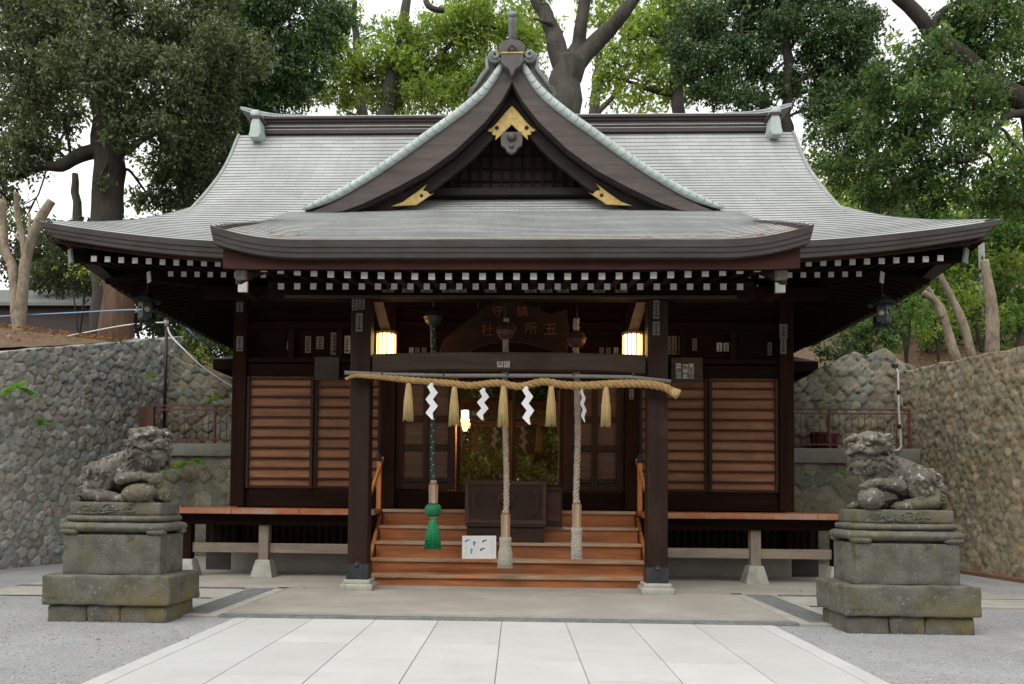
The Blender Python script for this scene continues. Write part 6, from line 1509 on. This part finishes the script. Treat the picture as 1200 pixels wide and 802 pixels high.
# far wood, one mass of distant foliage
rng = np.random.default_rng(5); cl = []
for _ in range(95):
    x = rng.uniform(-45, 45); y = rng.uniform(42, 58); z = gz(x, y)+rng.uniform(0, 9)*(.6+.5*abs(x)/45); k = rng.uniform(.7, 1.3)
    if x < -11: continue
    if abs(x) < 13: z = gz(x, y)+rng.uniform(0, 5)
    cl.append(((x, y, z), (3.0, 2, 2.3), .5, k))
V, C_ = leaf_arrays(cl, 260, .42, YEL+LIGHT, rng); o = leaf_obj('far_wood', V, C_, M['leaf'], None, (0, 0, 0)); tag(o, 'yellow green wood far up the slope', 'wood', None, 'stuff')
# trees that close the wood on both sides behind the walls
for i, (x, y, h, lab, cl_, nm) in enumerate(((-15.5, 27, 3.2, 'dark tree behind the long shed roof at the left edge', DARK, 'evergreen_tree'), (-12.0, 30, 3.0, 'dark tree between the long shed and the big left trunk', DARK, 'evergreen_tree'), (12.6, 27, 2.6, 'mid green tree in the gap beyond the right bare trunks', MID, 'broadleaf_tree'), (17.0, 26, 3.0, 'mid green tree beyond the white post at the right edge', MID, 'broadleaf_tree'))):
    z = gz(x, y); rng = np.random.default_rng(40+i); r = thing(nm, (x, y, z), lab, 'tree'); m = MB(); limb(m, [(x, y, z-.3), (x+.2, y, z+3), (x-.1, y, z+6)], [.25, .2, .1], i, 10); m.build('trunk', M['bark_dark'], r)
    cc = [((x+rng.uniform(-2.2, 2.2), y+rng.uniform(-1.2, 1.2), z+rng.uniform(.8, h*1.25)), (1.1, 1.0, .9), 1, rng.uniform(.8, 1.2)) for _ in range(15)]; V, C_ = leaf_arrays(cc, 900, .20, cl_, rng); leaf_obj('crown', V, C_, M['leaf'], r, (x, y, z))
# pollarded pale trunks
def pollard(base, stems, label, name='pollard_tree', group=None, bark='bark_pale', leaves=None):
    r = thing(name, base, label, 'tree', group); m = MB()
    for pts, rs in stems: limb(m, pts, rs, 2, 10, .05)
    m.build('trunk', M[bark], r)
    if leaves: V, C_ = leaf_arrays(leaves, 900, .11, LIGHT, np.random.default_rng(3)); leaf_obj('crown', V, C_, M['leaf'], r, base)
Yt = 16.2; b = P(22, 394, Yt); b.z = gz(b.x, b.y)-.1
pollard(b, [([b, P(26, 350, Yt), P(29, 300, Yt), P(45, 262, Yt), P(60, 235, Yt)], [.15, .115, .105, .10, .085]), ([b, P(17, 345, Yt), P(12, 310, Yt), P(2, 288, Yt), P(2, 235, Yt)], [.12, .095, .095, .10, .09]), ([P(29, 300, Yt), P(22, 262, Yt), P(18, 225, Yt-.2)], [.08, .06, .05]), ([P(35, 285, Yt), P(34, 250, Yt)], [.04, .03]), ([P(28, 300, Yt), P(24, 285, Yt), P(15, 275, Yt)], [.05, .04, .03])], 'pale twin stemmed pollarded tree on the wall top at the left edge')
b = P(970, 0, 15)
def q_(u, v, Y): return P(u, v, Y)
b = P(1125, 422, 15.9); b.z = gz(b.x, b.y)-.1; pollard(b, [([b, P(1112, 390, 15.9), P(1100, 360, 15.9), P(1082, 343, 15.9)], [.11, .085, .075, .06]), ([P(1105, 372, 15.9), P(1094, 352, 15.9), P(1087, 337, 15.9)], [.06, .055, .05])], 'leaning bare forked trunk nearest the hall on the right wall top', group='bare trunks on the right wall top')
b = P(1142, 415, 16.2); b.z = gz(b.x, b.y)-.1; pollard(b, [([b, P(1130, 380, 16.2), P(1116, 350, 16.2), P(1103, 322, 16.2), P(1098, 300, 16.2)], [.095, .08, .07, .06, .045])], 'leaning bare trunk in the middle of the right wall top', group='bare trunks on the right wall top')
b = P(1162, 412, 16.2); b.z = gz(b.x, b.y)-.1; pollard(b, [([b, P(1162, 370, 16.2), P(1158, 335, 16.2), P(1154, 306, 16.2)], [.15, .115, .10, .085])], 'upright bare trunk farthest right on the wall top', group='bare trunks on the right wall top')
p = P(1151, 345, 21); pz_ = gz(p.x, 21); pt = thing('utility_post', (p.x, 21, pz_), 'thin white post behind the upright bare trunk', 'post'); MB().tube([(p.x, 21, pz_-.2), (p.x, 21, P(1151, 285, 21).z)], .07, 10).build('post_shaft', M['white'], pt); MB().tube([(p.x, 21, P(1151, 285, 21).z), (p.x, 21, P(1151, 285, 21).z+.06)], .085, 10).build('post_cap', M['grey_wood'], pt)
# cedar stump trunk, reddish, left
b = P(137, 388, 18.5); b.z = gz(b.x, b.y)-.2
pollard(b, [([b, P(138, 350, 18.5), P(136, 300, 18.5), P(134, 270, 18.5)], [.44, .36, .33, .28])], 'thick reddish cedar trunk behind the left wall under the eave corner', 'cedar_tree', None, 'bark_red', [((b.x+dx, b.y+.3, b.z+dz), (.7, .6, .5), .6, 1) for dx, dz in ((-.9, 2.2), (.7, 2.5))])
# shrubs behind the right wall and in front of it
def shrub(u, v, Y, R_, cols, label, size=.12, n=1500, seed=1, k=3, name='shrub'):
    c = P(u, v, Y); g = gz(c.x, c.y); rng = np.random.default_rng(seed); base = (c.x, c.y, min(g, c.z)); r = thing(name, base, label, 'shrub'); q = R_*Y/F
    m = MB(); cl = []
    for i in range(k*3):
        d = Vector((rng.uniform(-1, 1)*q, rng.uniform(-.6, .6)*q, rng.uniform(-.9, .8)*q)); p = c+d; cl.append(((p.x, p.y, p.z), (q*.5, q*.45, q*.46), 1, rng.uniform(.7, 1.3)))
        if i < 3: limb(m, [base, c.lerp(p, .4)-Vector((0, 0, q*.3)), p], [.03, .02, .008], i, 5, .05)
    m.build('stems', M['bark_dark'], r); V, C_ = leaf_arrays(cl, n, size, cols, rng); leaf_obj('foliage', V, C_, M['leaf'], r, base)
shrub(1062, 372, 17.6, 30, MID, 'green shrub beside the hanging lantern on the right', seed=1)
shrub(1100, 375, 18.4, 30, LIGHT, 'bright shrub behind the forked bare trunk', seed=2)
shrub(1150, 365, 19, 34, LIGHT, 'bright shrub behind the upright bare trunk', seed=3)
shrub(1190, 380, 17.5, 24, MID, 'green shrub at the right edge above the tan wall', seed=4)
shrub(1010, 400, 17.4, 20, DKG+MID, 'dark shrub under the eave right of the hall', seed=5)
shrub(1035, 392, 17.2, 18, MID, 'low shrub on the peak of the right upper wall', seed=6)
shrub(1195, 320, 22, 34, LIGHT+YEL, 'pale bush high at the right edge', .16, 1000, 7)
shrub(1080, 300, 23, 30, YEL+LIGHT, 'yellow green bush in the light gap under the right tree', .16, 900, 8)
shrub(95, 318, 22, 34, DARK, 'dark bush before the long shed on the left', .14, 1200, 9)
shrub(70, 300, 24, 40, DARK, 'dark tall bush left of the cedar trunk', .16, 1200, 10)
shrub(168, 350, 24, 40, DARK, 'dark tall bush just right of the cedar trunk', .16, 1300, 25)
shrub(1085, 392, 19.5, 24, MID, 'low shrub behind the foot of the forked trunk', .13, 1400, 26)
shrub(1130, 392, 20, 26, DKG+MID, 'low shrub between the feet of the leaning trunks', .13, 1400, 27)
shrub(1185, 400, 19, 26, MID, 'low shrub beside the foot of the upright bare trunk', .13, 1400, 28)
shrub(248, 408, 21.5, 34, DARK+MID, 'dark bush filling the gap between the pole ropes and the left eave', .15, 1300, 31)
shrub(985, 408, 18.6, 24, DKG, 'dark bush close beside the right rear eave', .12, 1500, 32)
shrub(1018, 378, 20.5, 30, DKG+MID, 'dark bush half hidden by the right eave', .13, 1500, 33)
shrub(1052, 345, 21.5, 32, MID+DKG, 'tall dark bush just right of the hanging lantern', .14, 1500, 34)
shrub(1110, 325, 23, 36, LIGHT+MID, 'bright bush high behind the forked bare trunk', .15, 1300, 35)
shrub(1185, 345, 21, 36, MID, 'leafy bush behind the tan wall at the right edge', .14, 1400, 36)
shrub(190, 378, 21, 30, DARK+MID, 'dark shrub behind the hanging lantern at left', .13, 1300, 21)
shrub(245, 400, 20, 26, DARK+MID, 'dark shrub beneath the left eave', .13, 1300, 22)
shrub(1120, 350, 21, 40, MID+LIGHT, 'tall green bush between the two leaning bare trunks', .15, 1300, 23)
shrub(1175, 300, 23, 40, MID, 'tall green bush right of the white post', .15, 1300, 24)
shrub(205, 402, 17.3, 14, MID, 'small green shrub on the sloping upper wall at left', .10, 1300, 11)
shrub(235, 418, 17.2, 12, LIGHT, 'pale weed clump near the dark rear eave', .09, 1300, 12)
# ferns rooted in the joints of the wall
def fern(u, v, Y, rpx, label, n=9, seed=0, facing=(1, -.3, 0)):
    c = P(u, v, Y); rg = random.Random(seed); r = thing('fern', c, label, 'fern', 'ferns growing from the walls'); q = rpx*Y/F; fx = Vector(facing).normalized(); sd_ = fx.cross(Vector((0, 0, 1)))
    for k in range(n):
        a = rg.uniform(-1.3, 1.3); L = q*rg.uniform(.7, 1.25); d = (fx*rg.uniform(.35, .9)+sd_*math.sin(a)+Vector((0, 0, rg.uniform(-.2, .9)))).normalized(); m = MB(); pts = []
        for i in range(10): t = i/9; pts.append(c+d*L*t-Vector((0, 0, L*.45*t*t)))
        m.tube(pts, .003, 4)
        for i in range(1, 10):
            t = i/9; w_ = L*.26*math.sin(PI*min(1, t*.85+.15))+.008; ax = d.cross(Vector((0, 0, 1))).normalized()
            for s in (-1, 1): p = pts[i]; e = p+ax*s*w_+d*w_*.35-Vector((0, 0, w_*.2)); o1 = d*w_*.28; m.add([p-o1*.7, e, p+o1*.9+Vector((0, 0, .003))], [(0, 1, 2)])
        m.build('frond', M['fernleaf'], r)
mf, nt_, b_, out_ = newmat('fern leaf'); b_.inputs['Base Color'].default_value = (.20, .42, .06, 1); b_.inputs['Roughness'].default_value = .5; M['fernleaf'] = mf
tr_ = N(nt_, 'ShaderNodeBsdfTranslucent'); tr_.inputs[0].default_value = (.32, .55, .07, 1); ms_ = N(nt_, 'ShaderNodeMixShader'); ms_.inputs[0].default_value = .35
nt_.links.new(b_.outputs[0], ms_.inputs[1]); nt_.links.new(tr_.outputs[0], ms_.inputs[2]); nt_.links.new(ms_.outputs[0], out_.inputs[0])
def onw(u, v): k = P(u, v, 1).x; return (-9.55-.2467*8)/(k-.2467)-.10
fern(20, 455, onw(20, 455), 26, 'large bright fern high on the grey wall near the left edge', 11, 1); fern(3, 461, onw(3, 461), 18, 'fern cut by the left edge of the picture', 7, 2); fern(46, 498, onw(46, 498), 20, 'small fern lower on the grey wall', 8, 3)
fern(210, 548, 15.60, 26, 'leafy fern on the low wall just right of the left lion', 11, 4, (.2, -1, 0)); fern(232, 543, 15.60, 15, 'smaller fern beside the one behind the left lion', 6, 9, (.2, -1, 0)); fern(180, 443, onw(180, 443), 14, 'small fern at the corner beside the dark pole', 6, 5, (.5, -1, 0)); fern(250, 470, 16.60, 16, 'fern on the upper wall behind the left railing', 6, 6, (.2, -1, 0)); fern(985, 555, 15.60, 13, 'tiny fern on the low wall left of the right lion', 5, 7, (-.2, -1, 0))
# long shed far left
c = P(75, 352, 24); g = gz(c.x, 24); r = thing('storage_shed', (c.x, 24, g), 'long low shed with pale roof among the trees at left', 'shed')
za = P(75, 347, 24).z; zb_ = P(75, 358, 24).z
m = MB(); m.add([(c.x-4, 23.6, zb_), (c.x+1.6, 23.6, zb_), (c.x+1.6, 25.2, za+.5), (c.x-4, 25.2, za+.5), (c.x-4, 23.6, zb_-.1), (c.x+1.6, 23.6, zb_-.1), (c.x+1.6, 25.2, za+.4), (c.x-4, 25.2, za+.4)], [(0, 1, 2, 3), (7, 6, 5, 4), (0, 4, 5, 1), (1, 5, 6, 2), (2, 6, 7, 3), (3, 7, 4, 0)]); m.build('roof', M['roofedge'], r)
MB().box(c.x-3.8, c.x+1.4, 23.9, 25.1, g-.5, zb_-.0).build('wall', M['ridged'], r)
# fallen leaves on the slopes and a few on the roof and paving
rng = np.random.default_rng(77); n = 9000
px_ = np.concatenate([rng.uniform(-16, -7.6, n//2), rng.uniform(8.0, 16, n//2)]); py_ = rng.uniform(10, 19.5, n)
keep = np.where(px_ < 0, px_ < np.interp(py_, [8, 15.8], [-10.15, -8.15])-.0*px_, px_ > np.interp(py_, [6.5, 15.8], [8.8, 8.25])) | (py_ > 17.3); px_, py_ = px_[keep], py_[keep]
pos = np.stack([px_, py_, hill_z(px_, py_)+.10+rng.uniform(0, .03, len(px_))], 1); m_ = len(pos); a = rng.normal(0, 1, (m_, 3)); a[:, 2] *= .25; a /= np.linalg.norm(a, axis=1)[:, None]; bb_ = np.cross(a, np.array([0, 0, 1.0])+rng.normal(0, .3, (m_, 3))); bb_ /= np.linalg.norm(bb_, axis=1)[:, None]; L = rng.uniform(.05, .11, (m_, 1))
V = np.stack([pos-a*L*.5, pos+bb_*L*.25, pos+a*L*.5, pos-bb_*L*.25], 1).reshape(-1, 3); cc = np.array([(.26, .11, .045), (.20, .10, .05), (.32, .17, .08), (.15, .075, .04)])[rng.integers(0, 4, m_)]*rng.uniform(.7, 1.3, (m_, 1))
o = leaf_obj('fallen_leaves', V, np.repeat(cc, 4, 0), M['needle'], None, (0, 0, 0)); tag(o, 'brown fallen leaves littering the slopes above the walls', 'fallen leaves', None, 'stuff')
pos = []
for _ in range(34): x = rng.normal(3.0, .35)*rng.choice([-1, 1]); y = 9.3+abs(rng.normal(0, .5)); pos.append((sx(x), y, pz(min(3.5, abs(x)), y)+.03))
for _ in range(22): x = -3.45+rng.normal(0, .12); y = 12.1+rng.normal(0, .1); pos.append((sx(x), y, zfront(x, y)+.04))
for _ in range(26): x = rng.uniform(1.5, 3.0); y = 9.25+abs(rng.normal(0, .05)); pos.append((sx(x), y, pz(x, y)+.03))
pos = np.array(pos); m_ = len(pos); a = rng.normal(0, 1, (m_, 3)); a[:, 2] = a[:, 1]*.4; a /= np.linalg.norm(a, axis=1)[:, None]; bb_ = np.cross(a, [0, -.4, 1.0]); bb_ /= np.linalg.norm(bb_, axis=1)[:, None]; L = rng.uniform(.06, .13, (m_, 1))
V = np.stack([pos-a*L*.5, pos+bb_*L*.3, pos+a*L*.5, pos-bb_*L*.3], 1).reshape(-1, 3); cc = np.array([(.45, .16, .06), (.40, .20, .09), (.5, .26, .10)])[rng.integers(0, 3, m_)]
o = leaf_obj('roof_leaves', V, np.repeat(cc, 4, 0), M['needle'], None, (0, 0, 0)); tag(o, 'scattered orange leaves lying on the porch roof', 'fallen leaves', None, 'stuff')
rngl = np.random.default_rng(15); pos = np.array([(sgn_*rngl.uniform(2.7, 7.2), rngl.uniform(4.8, 14)**1.0, .024) for sgn_ in [-1, 1]*70]); pos = pos[~((np.abs(pos[:, 0]) < 4.8) & (pos[:, 1] > 7.5) & (pos[:, 1] < 8.5))]
m_ = len(pos); a = rngl.normal(0, 1, (m_, 3)); a[:, 2] *= .12; a /= np.linalg.norm(a, axis=1)[:, None]; bb_ = np.cross(a, [0, 0, 1.0]); bb_ /= np.linalg.norm(bb_, axis=1)[:, None]; L = rngl.uniform(.03, .075, (m_, 1))
V = np.stack([pos-a*L*.5, pos+bb_*L*.25+[0, 0, .006], pos+a*L*.5, pos-bb_*L*.25], 1).reshape(-1, 3); cc = np.array([(.22, .10, .04), (.16, .085, .045), (.25, .16, .07), (.10, .10, .04)])[rngl.integers(0, 4, m_)]
o = leaf_obj('ground_leaves', V, np.repeat(cc, 4, 0), M['needle'], None, (0, 0, 0)); tag(o, 'few dry leaves scattered on the gravel round the pedestals', 'fallen leaves', None, 'stuff')
# the wood across the court, behind the visitor (it shades the front and is mirrored in the glass doors)
rng = np.random.default_rng(61); cl = []
for _ in range(150): cl.append(((rng.uniform(-7, 7), -13+rng.uniform(-1.5, 1.5), rng.uniform(.2, 9)), (1.25, 1.0, .85), 1, rng.uniform(.2, 1.0)**2*2.0))
V, C_ = leaf_arrays(cl, 520, .24, YEL+LIGHT+MID, rng)
cl = [((rng.uniform(-27, 27), -17+rng.uniform(-2, 2), rng.uniform(.2, 14)), (2.3, 1.4, 1.7), 1, rng.uniform(.5, 1.2)) for _ in range(230)]
V2, C2 = leaf_arrays(cl, 300, .48, DKG, rng); V, C_ = np.concatenate([V, V2]), np.concatenate([C_, C2])
o = leaf_obj('court_wood', V, C_, M['leaf'], None, (0, 0, 0)); tag(o, 'green wood across the court, mirrored in the glass doors', 'wood', None, 'stuff')
